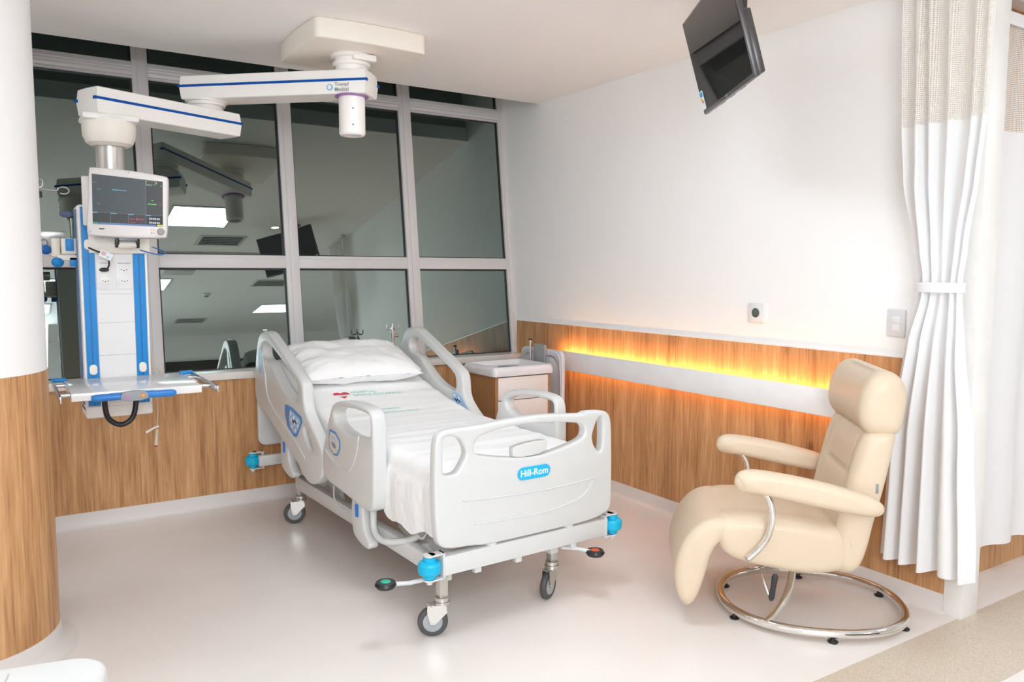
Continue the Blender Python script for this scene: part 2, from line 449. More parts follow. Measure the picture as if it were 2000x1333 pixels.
# round column at the left
CX, CY, CR = -3.63, -1.511, 0.338
Mc = Matrix.Translation((CX, CY, 0))
struct('wall_column', MB().lathe([(CR, 1.112), (CR, ZC)], 96, Mc), mat('column_paint', (0.83, 0.82, 0.81), 0.55, spec=0.3, var=0.008, scale=3))
colw = struct('trim_7', MB().lathe([(CR+0.001, 0.087), (CR+0.001, 1.112)], 96, Mc), WOOD)
struct('baseboard_column', MB().lathe([(CR-0.01, 0.088), (CR+0.006, 0.088), (CR+0.007, 0.03), (CR+0.016, 0.010), (CR+0.042, 0.003), (CR+0.065, 0.0012), (CR+0.065, 0.0)], 96, Mc), COVE, smooth=60)

# ------------------------------------------------------------------ leaning window wall
GL = 0.12414
GM = frame((0, 0.1218, 0.90), (1, 0, 0), (0, GL, 1))       # x = world x, y = up the glass, z = towards the room (-y)
if (GM.to_3x3() @ Vector((0, 0, 1))).y > 0: raise RuntimeError
cosg = 1/math.sqrt(1+GL*GL)
def gv(z): return (z-0.90)/cosg       # world height -> distance up the glass
mull = [-0.022, -0.862, -1.765, -2.654, -3.545, -4.435, -5.325]
widths = [0.044, 0.092, 0.088, 0.090, 0.090, 0.090, 0.090]
zt0, zt1 = gv(0.855), gv(3.36)
n_tr = 8
for xm, w in zip(mull, widths):
    mb = MB(GM)
    mb.box((xm-w/2, zt0, -0.11), (xm+w/2, zt1, -0.002), 0.002)
    mb.box((xm-w*0.16, zt0, -0.03), (xm+w/2, zt1, 0.006), 0.002)
    struct('trim_%d' % n_tr, mb, ALU); n_tr += 1
for i in range(len(mull)-1):
    xr = mull[i]-widths[i]/2; xl = mull[i+1]+widths[i+1]/2
    # transom and header rails of this bay
    mb = MB(GM)
    mb.box((xl, gv(1.515), -0.06), (xr, gv(1.600), -0.002), 0.003).box((xl, gv(1.578), -0.03), (xr, gv(1.584), 0.0015))
    struct('trim_%d' % n_tr, mb, ALU); n_tr += 1
    mb = MB(GM)
    mb.box((xl, gv(2.700), -0.06), (xr, gv(2.785), -0.002), 0.003)
    for zz in (2.715, 2.735, 2.752): mb.box((xl, gv(zz), -0.03), (xr, gv(zz)+0.009, 0.002), 0.001)
    mb.box((xl, gv(2.685), -0.05), (xr, gv(2.697), -0.006))
    struct('trim_%d' % n_tr, mb, ALU); n_tr += 1
    wf = MB(GM)
    for (a, b) in ((gv(0.862), gv(1.515)), (gv(1.600), gv(2.690)), (gv(2.785), gv(3.34))):
        for (p, q) in (((xl, a), (xl+0.012, b)), ((xr-0.012, a), (xr, b)), ((xl, a), (xr, a+0.008)), ((xl, b-0.010), (xr, b))):
            wf.box((p[0], p[1], -0.052), (q[0], q[1], -0.024))
    w_ = wf.build('window_%d' % (i+1), GASKET, None); tag(w_, kind='structure')
    for (a, b) in ((gv(0.862), gv(1.515)), (gv(1.600), gv(2.690)), (gv(2.785), gv(3.34))):
        MB(GM).box((xl+0.004, a+0.002, -0.044), (xr-0.004, b-0.002, -0.032)).build('window_pane', GLASS, w_, 0)

# ------------------------------------------------------------------ ceiling lights and fittings
def light_panel(cx, cy, label):
    t = thing('ceiling_light', (cx, cy, ZC), label, 'light', group='square lit ceiling panels')
    mb = MB()
    for (a, b) in (((-.315, -.335), (.315, -.31)), ((-.315, .31), (.315, .335)), ((-.315, -.31), (-.29, .31)), ((.29, -.31), (.315, .31))):
        mb.box((a[0], a[1], -0.010), (b[0], b[1], 0.0), 0.002)
    mb.build('light_frame', BEDM, t)
    MB().box((-.29, -.31, -0.006), (.29, .31, -0.001)).build('light_diffuser', PANELL, t, 0)
    return t
light_panel(-1.745, -2.545, 'square lit ceiling panel nearest the bed, mirrored beside the monitor')
light_panel(-1.90, -5.48, 'square lit ceiling panel behind the camera, mirrored low beside the white column')
light_panel(0.28, -7.22, 'square lit ceiling panel far back, mirrored low beside the window mullion')
light_panel(-4.60, -1.50, 'square lit ceiling panel added for fill left of the round column, near the windows')  # this and the panels below are unseen extras that brighten the bay
light_panel(-4.40, -7.00, 'square lit ceiling panel added for fill in the back left of the ward, out of view')
light_panel(-3.10, -5.48, 'square lit ceiling panel added for fill just behind the camera, out of view')
light_panel(-3.20, -6.90, 'square lit ceiling panel added for fill well behind the camera, out of view')
light_panel(1.60, -4.60, 'square lit ceiling panel added for fill over the corridor past the curtain post')
def vent(cx, cy, w, d, label):
    t = thing('ceiling_vent', (cx, cy, ZC), label, 'vent', group='slotted air vents in the ceiling')
    MB().box((-w/2, -d/2, -0.008), (w/2, d/2, 0), 0.002).build('vent_frame', BEDM, t)
    MB().box((-w/2+.04, -d/2+.04, -0.010), (w/2-.04, d/2-.04, -0.0085)).build('vent_opening', BLACK, t, 0)
    mb = MB()
    n = 5
    for k in range(n):
        y = -d/2+.04+(d-.08)*(k+.5)/n
        mb.box((-w/2+.04, y-.006, -0.016), (w/2-.04, y+.006, -0.0105))
    mb.build('vent_slats', BEDM, t)
vent(-1.38, -3.37, 0.50, 0.40, 'slotted grey ceiling vent mirrored right of the lit panel')
vent(-0.28, -5.42, 0.50, 0.40, 'slotted white ceiling vent mirrored below the television reflection')
vent(-0.88, -8.08, 0.50, 0.40, 'slotted white ceiling vent farthest back, mirrored left of bed')
sd = thing('smoke_detector', (-1.01, -6.07, ZC), 'round white smoke detector on the ceiling, mirrored in the lower window', 'smoke detector')
MB().lathe([(0.058, 0), (0.06, -0.012), (0.05, -0.03), (0.02, -0.042)], 28).build('detector_body', BEDM, sd)
MB().lathe([(0.03, -0.036), (0.03, -0.046), (0.02, -0.05)], 24).build('sensor_cage', GREYP, sd)
def downlight(cx, cy, label):
    t = thing('downlight', (cx, cy, ZC), label, 'light', group='small round downlights')
    MB().lathe([(0.055, 0), (0.055, -0.006), (0.042, -0.008), (0.042, 0)], 28).build('trim_ring', BEDM, t)
    MB().lathe([(0.04, -0.001), (0.04, -0.004)], 28).build('lamp', DOWNL, t, 0)
downlight(-0.93, -2.81, 'small bright ceiling spot mirrored just above the television reflection')
downlight(0.63, -9.2, 'small amber ceiling spot far back, mirrored left of the bed rail')
hatch = tag(MB().box((-1.76, -4.93, ZC-0.012), (-1.40, -4.69, ZC), 0.002).build('access_hatch', mat('hatch_grey', (0.62, 0.61, 0.62), 0.5)),
            'pale grey rectangular access hatch on the ceiling, mirrored under the transom', 'hatch')
trk = tag(MB().box((-6.4, -3.90, ZC-0.035), (-0.15, -3.86, ZC), 0.004).build('curtain_track', ALU),
          'white ceiling curtain track running along the corridor edge of the bay', 'curtain track')

# ------------------------------------------------------------------ bumper rail with amber light
rail = thing('wall_bumper_rail', (-0.045, -1.8, 0.866), 'long white wall rail with amber light glowing above and below', 'wall rail')
def at(o): return Matrix.Translation(-Vector(o.location))
MB(at(rail)).box((-0.090, -2.98, 0.798), (-0.073, -0.34, 0.934), 0.007).build('rail_cover', mat('rail_white', (0.90, 0.89, 0.885), 0.35), rail)
for yb in (-0.6, -1.2, -1.8, -2.4, -2.9): MB(at(rail)).box((-0.074, yb-.02, 0.845), (-0.006, yb+.02, 0.885)).build('rail_bracket', ALU, rail)
MB(at(rail)).box((-0.0725, -2.96, 0.896), (-0.064, -0.50, 0.914)).build('light_strip', ORANGE, rail, 0)
MB(at(rail)).box((-0.0725, -2.96, 0.808), (-0.066, -0.50, 0.814)).build('light_strip', emis('led_strip_amber_low', (1.0, 0.38, 0.04), 3.2), rail, 0)

# thermostat and switch
th = thing('thermostat', (-0.001, -2.257, 1.28), 'white square thermostat with a dark round dial on the white wall', 'thermostat')
MB().box((-0.014, -0.053, -0.052), (0, 0.053, 0.052), 0.004).build('thermostat_body', mat('switch_white', (0.80, 0.78, 0.775), 0.35), th)
MB(frame((-0.014, 0.0, 0), (0, 1, 0), (0, 0, 1))).lathe([(0.026, -0.0005), (0.026, 0.0), (0.020, -0.004)], 28).build('dial', mat('dial_dark', (0.10, 0.115, 0.10), 0.25), th)
sw = thing('light_switch', (-0.001, -3.055, 1.27), 'pale double rocker light switch on the wall beside the curtain', 'light switch')
MB().box((-0.010, -0.042, -0.062), (0, 0.042, 0.062), 0.003).build('switch_plate', mat('switch_grey', (0.70, 0.70, 0.71), 0.35), sw)
for k in (0, 1):
    MB().box((-0.014, -0.020, -0.036+0.034*k), (-0.009, 0.018, -0.004+0.034*k), 0.002).build('rocker', mat('switch_white', (0.8, 0.78, 0.775)), sw)

# ------------------------------------------------------------------ hospital bed (local x across, y foot->head, z up)
BEDO = Vector((-1.53, -2.315, 0)); BEDR = math.radians(2.5)
bed = thing('hospital_bed', BEDO, 'white adjustable hospital bed on castors with raised back and side rails', 'bed', BEDR)
def Lside(s, out=True):
    """plane of the left/right rails: x-> along bed (t), y-> z"""
    return frame((s, 0, 0), (0, 1, 0), (0, 0, 1))
def rail_part(name, s0, s1, outer, holes, it=2, bev=0.015, m=BEDW):
    me = plate([[(p.x, p.y) for p in chaikin([Vector((*q, 0)) for q in outer], it)]] +
               [[(p.x, p.y) for p in chaikin([Vector((*q, 0)) for q in h], it)] for h in holes], abs(s1-s0), bev)
    return MB(Lside((s0+s1)/2)).mesh(me).build(name, m, bed, 40)
head_out = [(2.02, 1.135), (2.10, 1.115), (2.15, 1.05), (2.19, .93), (2.215, .80), (2.21, .70), (2.14, .655), (2.00, .625), (1.88, .575), (1.775, .535), (1.486, .432),
            (1.37, .362), (1.29, .350), (1.20, .375), (1.127, .425), (1.103, .50), (1.12, .58), (1.21, .645), (1.30, .700), (1.365, .76), (1.372, .84), (1.385, .895), (1.45, .93), (1.60, .992), (1.88, 1.110), (1.95, 1.135)]
head_hole = [(1.985, 1.065), (2.03, 1.045), (2.045, 1.00), (2.00, .965), (1.90, .955), (1.80, .875), (1.65, .800), (1.50, .775), (1.455, .785), (1.452, .84), (1.47, .885), (1.60, .940), (1.80, 1.020), (1.93, 1.065)]
slot = [(1.36, .665), (1.385, .635), (1.36, .59), (1.29, .545), (1.25, .545), (1.27, .58), (1.32, .635)]
foot_out = [(.96, .845), (1.00, .80), (1.06, .68), (1.115, .56), (1.12, .49), (1.085, .435), (1.00, .42), (.76, .40), (.60, .385), (.54, .39), (.505, .42), (.50, .60), (.50, .80), (.515, .85), (.56, .875), (.70, .880), (.86, .868)]
foot_hole = [(.925, .815), (.955, .795), (.955, .770), (.930, .738), (.80, .712), (.68, .710), (.62, .728), (.57, .730), (.540, .735), (.534, .78), (.536, .835), (.56, .846), (.70, .850), (.86, .834)]
rail_part('siderail', -.500, -.435, head_out, [head_hole, slot])
rail_part('siderail', -.500, -.428, foot_out, [foot_hole])
sh_t = lambda P, d: [(a-d, b) for a, b in P]
rail_part('siderail', .425, .490, sh_t(head_out, .14), [sh_t(head_hole, .14), sh_t(slot, .14)])
rail_part('siderail', .425, .490, sh_t(foot_out, .17), [sh_t(foot_hole, .17)])
# raised ribs moulded on the left rails
def ribs(s, pts, r=0.006, name='moulded_rib'):
    MB().tube(smoothpath([(s, t, z) for (t, z) in pts]), r, 8).build(name, BEDW, bed)
ribs(-.499, [(2.05, 1.00), (2.00, .88), (1.97, .76), (1.86, .68), (1.60, .585), (1.45, .53), (1.36, .48)], 0.007)
ribs(-.499, [(1.06, .585), (.96, .545), (.83, .525), (.76, .545)], 0.006)
ribs(-.499, [(.66, .73), (.675, .66), (.72, .585), (.76, .545)], 0.005)
# control panels on the rails
def flat_label(pts, s, name, m, parent, thick=0.002, it=1):
    me = plate([[(p.x, p.y) for p in chaikin([Vector((*q, 0)) for q in pts], it)]], thick, 0)
    return MB(Lside(s)).mesh(me).build(name, m, parent, 0)
cp = flat_label([(1.655, .740), (1.56, .738), (1.40, .705), (1.388, .675), (1.475, .580), (1.52, .575), (1.62, .615), (1.66, .68)], -.5015, 'control_panel', LABB, bed, it=0)
flat_label([(1.57, .723), (1.42, .692), (1.41, .67), (1.48, .598), (1.52, .595), (1.575, .62), (1.59, .67)], -.503, 'keypad', LABL, cp, it=0)
for (t, z) in ((1.56, .70), (1.51, .685), (1.46, .675), (1.55, .665), (1.50, .65), (1.45, .645), (1.54, .63), (1.49, .615)):
    MB(Lside(-.504)).cyl((t, z, -.001), (t, z, .001), .010, 14).build('button', WHITEP, cp)
for (t, z) in ((1.62, .69), (1.615, .655)):
    MB(Lside(-.504)).cyl((t, z, -.001), (t, z, .001), .009, 14).build('button', mat('button_copper', (.45, .16, .10), .4), cp)
MB(Lside(-.5045)).tube(smoothpath([(1.535, .668, 0), (1.51, .655, 0), (1.50, .67, 0), (1.47, .655, 0)]), .003, 6).build('bed_symbol', BLACK, cp)
cp2 = flat_label([(1.345, .770), (1.300, .772), (1.250, .757), (1.215, .730), (1.178, .692), (1.190, .672), (1.230, .668), (1.300, .690), (1.340, .712)], .4235, 'control_panel', LABL, bed, it=0)
for (t, z) in ((1.322, .752), (1.270, .740), (1.318, .712), (1.262, .700)):
    MB(Lside(.422)).cyl((t, z, -.001), (t, z, .001), .009, 14).build('button', WHITEP, cp2)
MB(Lside(.4215)).tube(smoothpath([(1.315, .735, 0), (1.295, .722, 0), (1.285, .735, 0), (1.255, .720, 0)]), .003, 6).build('bed_symbol', BLACK, cp2)
al = flat_label([(1.015, .66), (1.00, .705), (.93, .70), (.875, .665), (.875, .625), (.91, .585), (.95, .58), (1.01, .605)], -.5015, 'angle_indicator', LABB, bed, it=0)
flat_label([(1.005, .66), (.99, .695), (.93, .69), (.885, .66), (.885, .628), (.915, .593), (.95, .59), (1.00, .612)], -.503, 'indicator_face', mat('label_cream', (.66, .66, .60), .4), al, it=0)
flat_label([(.975, .65), (.92, .64), (.92, .615), (.97, .625)], -.5045, 'indicator_print', GREYP, al)
flat_label([(.965, .675), (.93, .670), (.93, .662), (.965, .666)], -.5045, 'indicator_print', LABL, al)
al2 = flat_label([(2.115, 1.02), (2.06, 1.035), (2.045, .98), (2.06, .90), (2.085, .85), (2.125, .90)], -.5015, 'angle_indicator', LABL, bed)
# footboard: local plane x = s, y = z, normal = -y
FB = frame((0, -0.015, 0), (1, 0, 0), (0, 0, 1))
fo = [(-.470, .850), (-.436, .865), (-.36, .866), (-.281, .866), (-.185, .872), (-.086, .877), (.048, .877), (.177, .868), (.265, .858), (.285, .859), (.300, .866), (.34, .866), (.410, .860), (.440, .843), (.456, .80),
      (.462, .60), (.462, .43), (.455, .395), (.425, .372), (.34, .355), (.20, .352), (-.24, .352), (-.30, .364), (-.42, .372), (-.465, .390), (-.480, .43), (-.489, .60), (-.486, .78), (-.480, .825)]
h1 = [(-.303, .765), (-.298, .800), (-.270, .824), (-.191, .838), (-.093, .847), (.041, .843), (.180, .830), (.265, .818), (.290, .800), (.295, .775), (.280, .745), (.182, .720), (.095, .705), (.011, .697), (-.092, .705), (-.200, .725), (-.290, .745)]
h2 = [(-.449, .690), (-.449, .76), (-.449, .825), (-.440, .838), (-.407, .838), (-.370, .825), (-.345, .785), (-.338, .755), (-.352, .725), (-.378, .685), (-.398, .678), (-.440, .680)]
h3 = [(.398, .825), (.400, .75), (.400, .690), (.388, .672), (.370, .675), (.345, .712), (.338, .745), (.345, .775), (.365, .820), (.385, .835)]
me = plate([[(p.x, p.y) for p in chaikin([Vector((*q, 0)) for q in k], 2)] for k in (fo, h1, h2, h3)], .050, .012)
fbd = MB(FB).mesh(me).build('footboard', BEDW, bed, 40)
me = plate([[(p.x, p.y) for p in chaikin([Vector((*q, 0)) for q in [(-.10, .70), (-.103, .742), (-.098, .752), (-.02, .764), (.07, .764), (.082, .758), (.083, .705)]], 1)]], .034, .006)
MB(FB).mesh(me).build('chart_tab', BEDW, fbd, 40)
def fbrib(pts, r=.0035): MB(FB).tube(smoothpath([(a, b, .0270) for a, b in pts]), r, 8).build('moulded_rib', BEDW, fbd)
fbrib([(-.36, .565), (-.20, .552), (0, .546), (.15, .545), (.36, .555)]); fbrib([(-.30, .455), (0, .445), (.15, .452), (.28, .48), (.345, .545)])
me = plate([rrect(.176, .056, .0275, 8)], .003, .001)
badge = MB(FB @ Matrix.Translation((.003, .632, .028))).mesh(me).build('badge', LOGOB, fbd, 0)
text('Hill-Rom', .0415, FB @ Matrix.Translation((.003, .632, .0300)), 'badge_lettering', WHITEP, badge, .0004, .0005)
# headboard
me = plate([rrect(.97, .44, .05, 6, -.01, .62)], .035, .012)
MB(frame((0, 2.185, 0), (1, 0, 0), (0, 0, 1))).mesh(me).build('headboard', mat('bed_grey_plastic', (.62, .62, .62), .4), bed, 40)
# deck, mattress
prof_z = [(0.03, .675), (.60, .680), (.95, .688), (1.18, .707), (1.48, .775), (1.71, .832), (1.95, .895), (2.15, .945)]
def ztop(t):
    for (a, b), (c, d) in zip(prof_z, prof_z[1:]):
        if t <= c: return b+(d-b)*(t-a)/(c-a)
    return prof_z[-1][1]
def zsm(t): return sum(ztop(min(2.15, max(.03, t+k*.04))) for k in (-2, -1, 0, 1, 2))/5
def slab(z0, z1, s, t0, t1, bev):
    V = []; F = []; ts = [t0+(t1-t0)*i/24 for i in range(25)]
    for i, t in enumerate(ts):
        zz = zsm(t)
        for (a, b) in ((-s, zz-z1), (s, zz-z1), (s, zz-z0-bev), (s-bev, zz-z0), (-s+bev, zz-z0), (-s, zz-z0-bev)): V.append((a, t, b))
    for i in range(24):
        for j in range(6): F.append((i*6+j, i*6+(j+1) % 6, (i+1)*6+(j+1) % 6, (i+1)*6+j))
    F.append(tuple(range(6))); F.append(tuple(24*6+j for j in range(6)))
    return V, F
MB()._add(*slab(.012, .145, .405, .055, 2.13, .05)).build('mattress', mat('mattress_grey', (.35, .38, .42), .6), bed, 40)
MB()._add(*slab(.150, .185, .40, .06, 2.14, .004)).build('sleep_deck', BEDM, bed)
mb = MB()
for s in (-.36, .36): mb.box((s-.02, .1, .42), (s+.02, 2.1, .47), .004)
for t in (.2, .8, 1.4, 2.0): mb.box((-.36, t-.02, .425), (.36, t+.02, .465), .004)
mb.build('upper_frame', BEDM, bed)
# rail mounts (clear of the cloth), with blue release tabs
for (t0, t1) in ((.65, .79), (1.66, 1.80)):
    dz = 0.0 if t0 < 1 else .12
    pts = [(t1, .43), (t1-.005, .24), (t1-.06, .205), (t0-.04, .185), (t0-.08, .22), (t0-.02, .26), (t0+.01, .30), (t0, .43)]
    for sd_ in (-1, 1):
        me = plate([[(p.x, p.y) for p in chaikin([Vector((q[0], q[1]+dz, 0)) for q in pts], 2)]], .05, .012)
        mt = MB(Lside(-.462 if sd_ < 0 else .455)).mesh(me).build('rail_mount', BEDW, bed, 40)
        me2 = plate([rrect(.034, .062, .006, 4, t1-.075, .355+dz)], .003, 0)
        MB(Lside(-.4895 if sd_ < 0 else .4820)).mesh(me2).build('release_tab', mat('tab_blue', (.01, .22, .70), .35), mt, 0)
# curved link tube under the foot rail
for s in (-.455, .45):
    MB().tube(smoothpath([(s, .60, .40), (s, .60, .30), (s, .55, .262), (s+.01*(1 if s < 0 else -1), .47, .262), (s*.86, .38, .285), (s*.8, .30, .33)]), .016, 12).build('rail_link', BEDW, bed)
# scissor lift links, actuator, base frame
for s in (-.30, .24):
    mb = MB()
    me = plate([[(p.x, p.y) for p in chaikin([Vector((*q, 0)) for q in [(.62, .43), (.36, .43), (.12, .25), (.20, .20), (.34, .26), (.46, .255), (.55, .235), (.66, .27)]], 1)]], .02, .003)
    mb.mesh(me, Lside(s)).build('lift_link', BEDM, bed); mb = MB()
    me = plate([[(p.x, p.y) for p in chaikin([Vector((*q, 0)) for q in [(1.70, .44), (1.50, .43), (1.30, .24), (1.36, .21), (1.46, .26), (1.60, .30), (1.72, .30)]], 1)]], .02, .003)
    mb.mesh(me, Lside(s)).build('lift_link', BEDM, bed)
MB().cyl((-.05, .35, .30), (-.05, 1.3, .33), .035).box((-.13, .95, .22), (.05, 1.35, .36), .01).build('lift_actuator', GREYP, bed)
mb = MB()
for s in (-.385, .185): mb.box((s-.022, .04, .205), (s+.022, 1.78, .280), .003)
for t in (.35, 1.72): mb.box((-.385, t-.02, .215), (.185, t+.02, .27), .003)
mb.box((-.445, -.032, .262), (.445, .018, .343), .003)           # foot beam
mb.box((-.50, 2.155, .272), (.50, 2.195, .338), .003)            # head beam
mb.box((-.30, 1.74, .225), (-.26, 2.16, .275), .003).box((.14, 1.74, .225), (.18, 2.16, .275), .003)
for s in (-.27, -.06, .25): mb.box((s-.016, -.020, .236), (s+.016, .006, .262), .002)
for s in (-.20, .22): mb.cyl((s, -.005, .342), (s, -.005, .358), .028, 20)
mb.build('base_frame', BEDM, bed)
for (s, t) in ((-.50, -.012), (.49, -.012), (-.525, 2.205), (.53, 2.205)):
    sg = 1 if s < 0 else -1
    r = mb = MB()
    for z0, z1 in ((.250, .258), (.352, .360)):
        mb.box((s, t-.022, z0), (s+sg*.065, t+.022, z1), .002); mb.cyl((s, t, z0), (s, t, z1), .024, 20)
    mb.box((s+sg*.052, t-.022, .250), (s+sg*.062, t+.022, .360), .001); mb.cyl((s, t, .236), (s, t, .25), .012, 12)
    br = mb.build('bumper_bracket', BEDM, bed)
    MB(Matrix.Translation((s, t, 0))).lathe([(.026, .262), (.026, .276), (.042, .281), (.047, .290), (.047, .320), (.042, .329), (.026, .334), (.026, .350)], 32).build('bumper_roller', CYAN, br, 22)
def castor(s, t, ang, parent, post_top=.262):
    """post at (s,t); wheel trails along ang"""
    d = Vector((math.cos(ang), math.sin(ang), 0)); n_ = Vector((-d.y, d.x, 0))
    mb = MB(); mb.box((s-.019, t-.019, .165), (s+.019, t+.019, post_top), .003)
    mb.cyl((s, t, .150), (s, t, .166), .030, 24).cyl((s, t, .138), (s, t, .149), .034, 24)
    wc = Vector((s, t, .0625)) + d*.038
    for sg in (-1, 1):
        o = wc + n_*sg*.020
        Mx = frame((o.x, o.y, 0), d, (0, 0, 1))
        me = plate([[(-.052, .135), (.022, .135), (.022, .10), (.010, .055), (-.010, .055), (-.060, .105)]], .003, 0)
        mb.mesh(me, Mx)
    mb.box((wc.x-.018, wc.y-.018, .130), (wc.x+.018, wc.y+.018, .138))
    mb.cyl(wc-n_*.024, wc+n_*.024, .006, 12)
    cs = mb.build('castor', ZINC, parent)
    Mw = frame(wc, n_.cross(Vector((0, 0, 1))), (0, 0, 1))
    MB(Mw).lathe([(.046, -.0135), (.058, -.0125), (.0625, -.006), (.0625, .006), (.058, .0125), (.046, .0135)], 40).build('tyre', RUBBER, cs)
    MB(Mw).lathe([(.047, -.0120), (.047, .0120)], 40).lathe([(.040, -.0140), (.040, .0140)], 40).lathe([(.012, -.016), (.012, .016)], 16).build('wheel_hub', HUBM, cs)
castor(-.436, .000, math.radians(151), bed)
castor(-.385, 1.75, math.radians(160), bed, .283)
castor(.185, .06, math.radians(205), bed)
castor(.185, 1.75, math.radians(20), bed, .283)
# brake pedals
for (p, col, s0) in (((-.665, .05, .252), 'pedal_green', (-.47, .02, .245)), ((.335, -.07, .212), 'pedal_red', (.215, .03, .232))):
    mb = MB(); mb.tube([s0, ((s0[0]+p[0])/2, (s0[1]+p[1])/2, s0[2]-.004), p], .009, 8)
    bk = mb.build('brake_arm', BEDM, bed)
    pd = MB(Matrix.Translation(p)).lathe([(.012, -.014), (.036, -.012), (.044, 0), (.038, .012), (.020, .013)], 24).build('brake_pedal', BLACK, bk)
    MB(Matrix.Translation(p)).lathe([(.022, .012), (.016, .016), (.001, .0165)], 20).build('pedal_mark', mat(col, (.02, .42, .26) if 'green' in col else (.6, .10, .03), .4), bk)
# wire hooks for a drainage bag
MB().tube(smoothpath([(-.43, 1.13, .40), (-.44, 1.11, .32), (-.44, 1.05, .29), (-.43, .93, .285), (-.41, .91, .31)]), .004, 8).build('bag_hook', BEDM, bed)
MB().tube(smoothpath([(-.40, .34, .46), (-.41, .33, .40), (-.41, .27, .36), (-.41, .21, .345), (-.39, .19, .39)]), .004, 8).build('bag_hook', BEDM, bed)
# drip pole at the head end
pl_ = MB().cyl((.43, 2.15, .45), (.43, 2.15, 1.085), .009, 14).cyl((.43, 2.15, 1.04), (.43, 2.15, 1.075), .014, 16)
pl_.tube(smoothpath([(.385, 2.15, 1.135), (.388, 2.15, 1.105), (.41, 2.15, 1.098), (.43, 2.15, 1.115), (.45, 2.15, 1.098), (.472, 2.15, 1.105), (.475, 2.15, 1.135)]), .0045, 8)
pl_.cyl((.43, 2.15, 1.08), (.43, 2.15, 1.14), .005, 10).cyl((.44, 2.15, 1.055), (.475, 2.15, 1.055), .009, 12)
pl_.build('drip_pole', ZINC, bed)

# ------------------------------------------------------------------ bedsheet
def sheet_pt(s, t, lift=0.0):
    """s is distance across the cloth from the centre line; wraps over the mattress sides"""
    half = .415; rr = .055; flat = half-rr
    a = abs(s); sg = 1 if s > 0 else -1
    zz = zsm(t)+.004
    wr = .0035*math.sin(t*36+1.5*noise.noise(Vector((s*2, t*1.5, 0))))*noise.noise(Vector((s*1.3, t*5, 3)))*2
    wr += .004*noise.noise(Vector((s*4, t*9, 7)))
    if t < 1.9: wr += .004*noise.noise(Vector((s*1.1, t*16, 1)))
    if a <= flat: return Vector((s, t, zz+wr+lift))
    arc = rr*PI/2
    if a <= flat+arc:
        th_ = (a-flat)/rr
        return Vector((sg*(flat+math.sin(th_)*(rr+lift)), t, zz-rr+math.cos(th_)*(rr+lift)+wr*(1-th_/2)))
    d = a-flat-arc
    loose = 0.010+.02*max(0, 1-abs(t-.35)/.3)*min(1, d/.12)
    fold = .008*math.sin(t*55+4*noise.noise(Vector((t*3, d*4, 0))))*min(1, d/.08)*(.45 if t < .62 else .25)
    quilt = .0045*noise.noise(Vector((t*42, d*42, sg)))*min(1, d/.04)
    return Vector((sg*(half+min(loose, .012+loose)*min(1, d/.05)+fold*.7+quilt), t, zz-rr-d))
nt_, ns_ = 230, 96
V = []; F = []
ts = [.045+(2.14-.045)*i/(nt_-1) for i in range(nt_)]
for i, t in enumerate(ts):
    drop = .16
    if t < .62: drop = .225+.035*math.sin((t-.05)/.57*PI)+.012*math.sin(t*30)
    tot = .36+.055*PI/2+drop
    for j in range(ns_):
        q = -1+2*j/(ns_-1)
        lim = tot if q < 0 else (.36+.055*PI/2+.10)
        V.append(sheet_pt(q*lim, t))
for i in range(nt_-1):
    for j in range(ns_-1): F.append((i*ns_+j, i*ns_+j+1, (i+1)*ns_+j+1, (i+1)*ns_+j))
# tucked foot end
base = len(V)
for j in range(ns_):
    v = V[j].copy(); V.append(Vector((v.x*.995, .030, v.z-.012)))
for j in range(ns_):
    v = V[j].copy(); V.append(Vector((v.x*.99, .026, min(v.z, .60)-.02)))
for j in range(ns_-1):
    F.append((base+j, base+j+1, j+1, j)); F.append((base+ns_+j, base+ns_+j+1, base+j+1, base+j))
sheet = thing('bedsheet', BEDO, 'white cotton bedsheet with small printed hearts spread over the mattress', 'bedsheet', BEDR)
MB()._add(V, F).build('sheet_cloth', LINEN, sheet, 180)
def print_on_sheet(me, s0, t0, ang, sc, name, m, parent):
    """lay a flat print on the cloth"""
    me = me.copy()
    bm = bmesh.new(); bm.from_mesh(me); bmesh.ops.subdivide_edges(bm, edges=[e for e in bm.edges if e.calc_length() > .05], cuts=1)
    bm.to_mesh(me); bm.free()
    ca, sa = math.cos(ang), math.sin(ang)
    for v in me.vertices:
        x, y = v.co.x*sc, v.co.y*sc
        v.co = sheet_pt(s0+ca*x-sa*y, t0+sa*x+ca*y, .0030)
    return link(name, me, m, parent, 0)
def heart_pts(n=40):
    out = []
    for k in range(n):
        a = 2*PI*k/n; out.append((16*math.sin(a)**3/16, (13*math.cos(a)-5*math.cos(2*a)-2*math.cos(3*a)-math.cos(4*a))/16))
    return out
def tmesh(s, size):
    cu = bpy.data.curves.new('tmp', 'FONT'); cu.body = s; cu.size = size; cu.align_x = 'LEFT'; cu.offset = .012
    o = bpy.data.objects.new('tmp', cu); COL.objects.link(o)
    me = bpy.data.meshes.new_from_object(o.evaluated_get(bpy.context.evaluated_depsgraph_get()))
    bpy.data.objects.remove(o); bpy.data.curves.remove(cu); return me
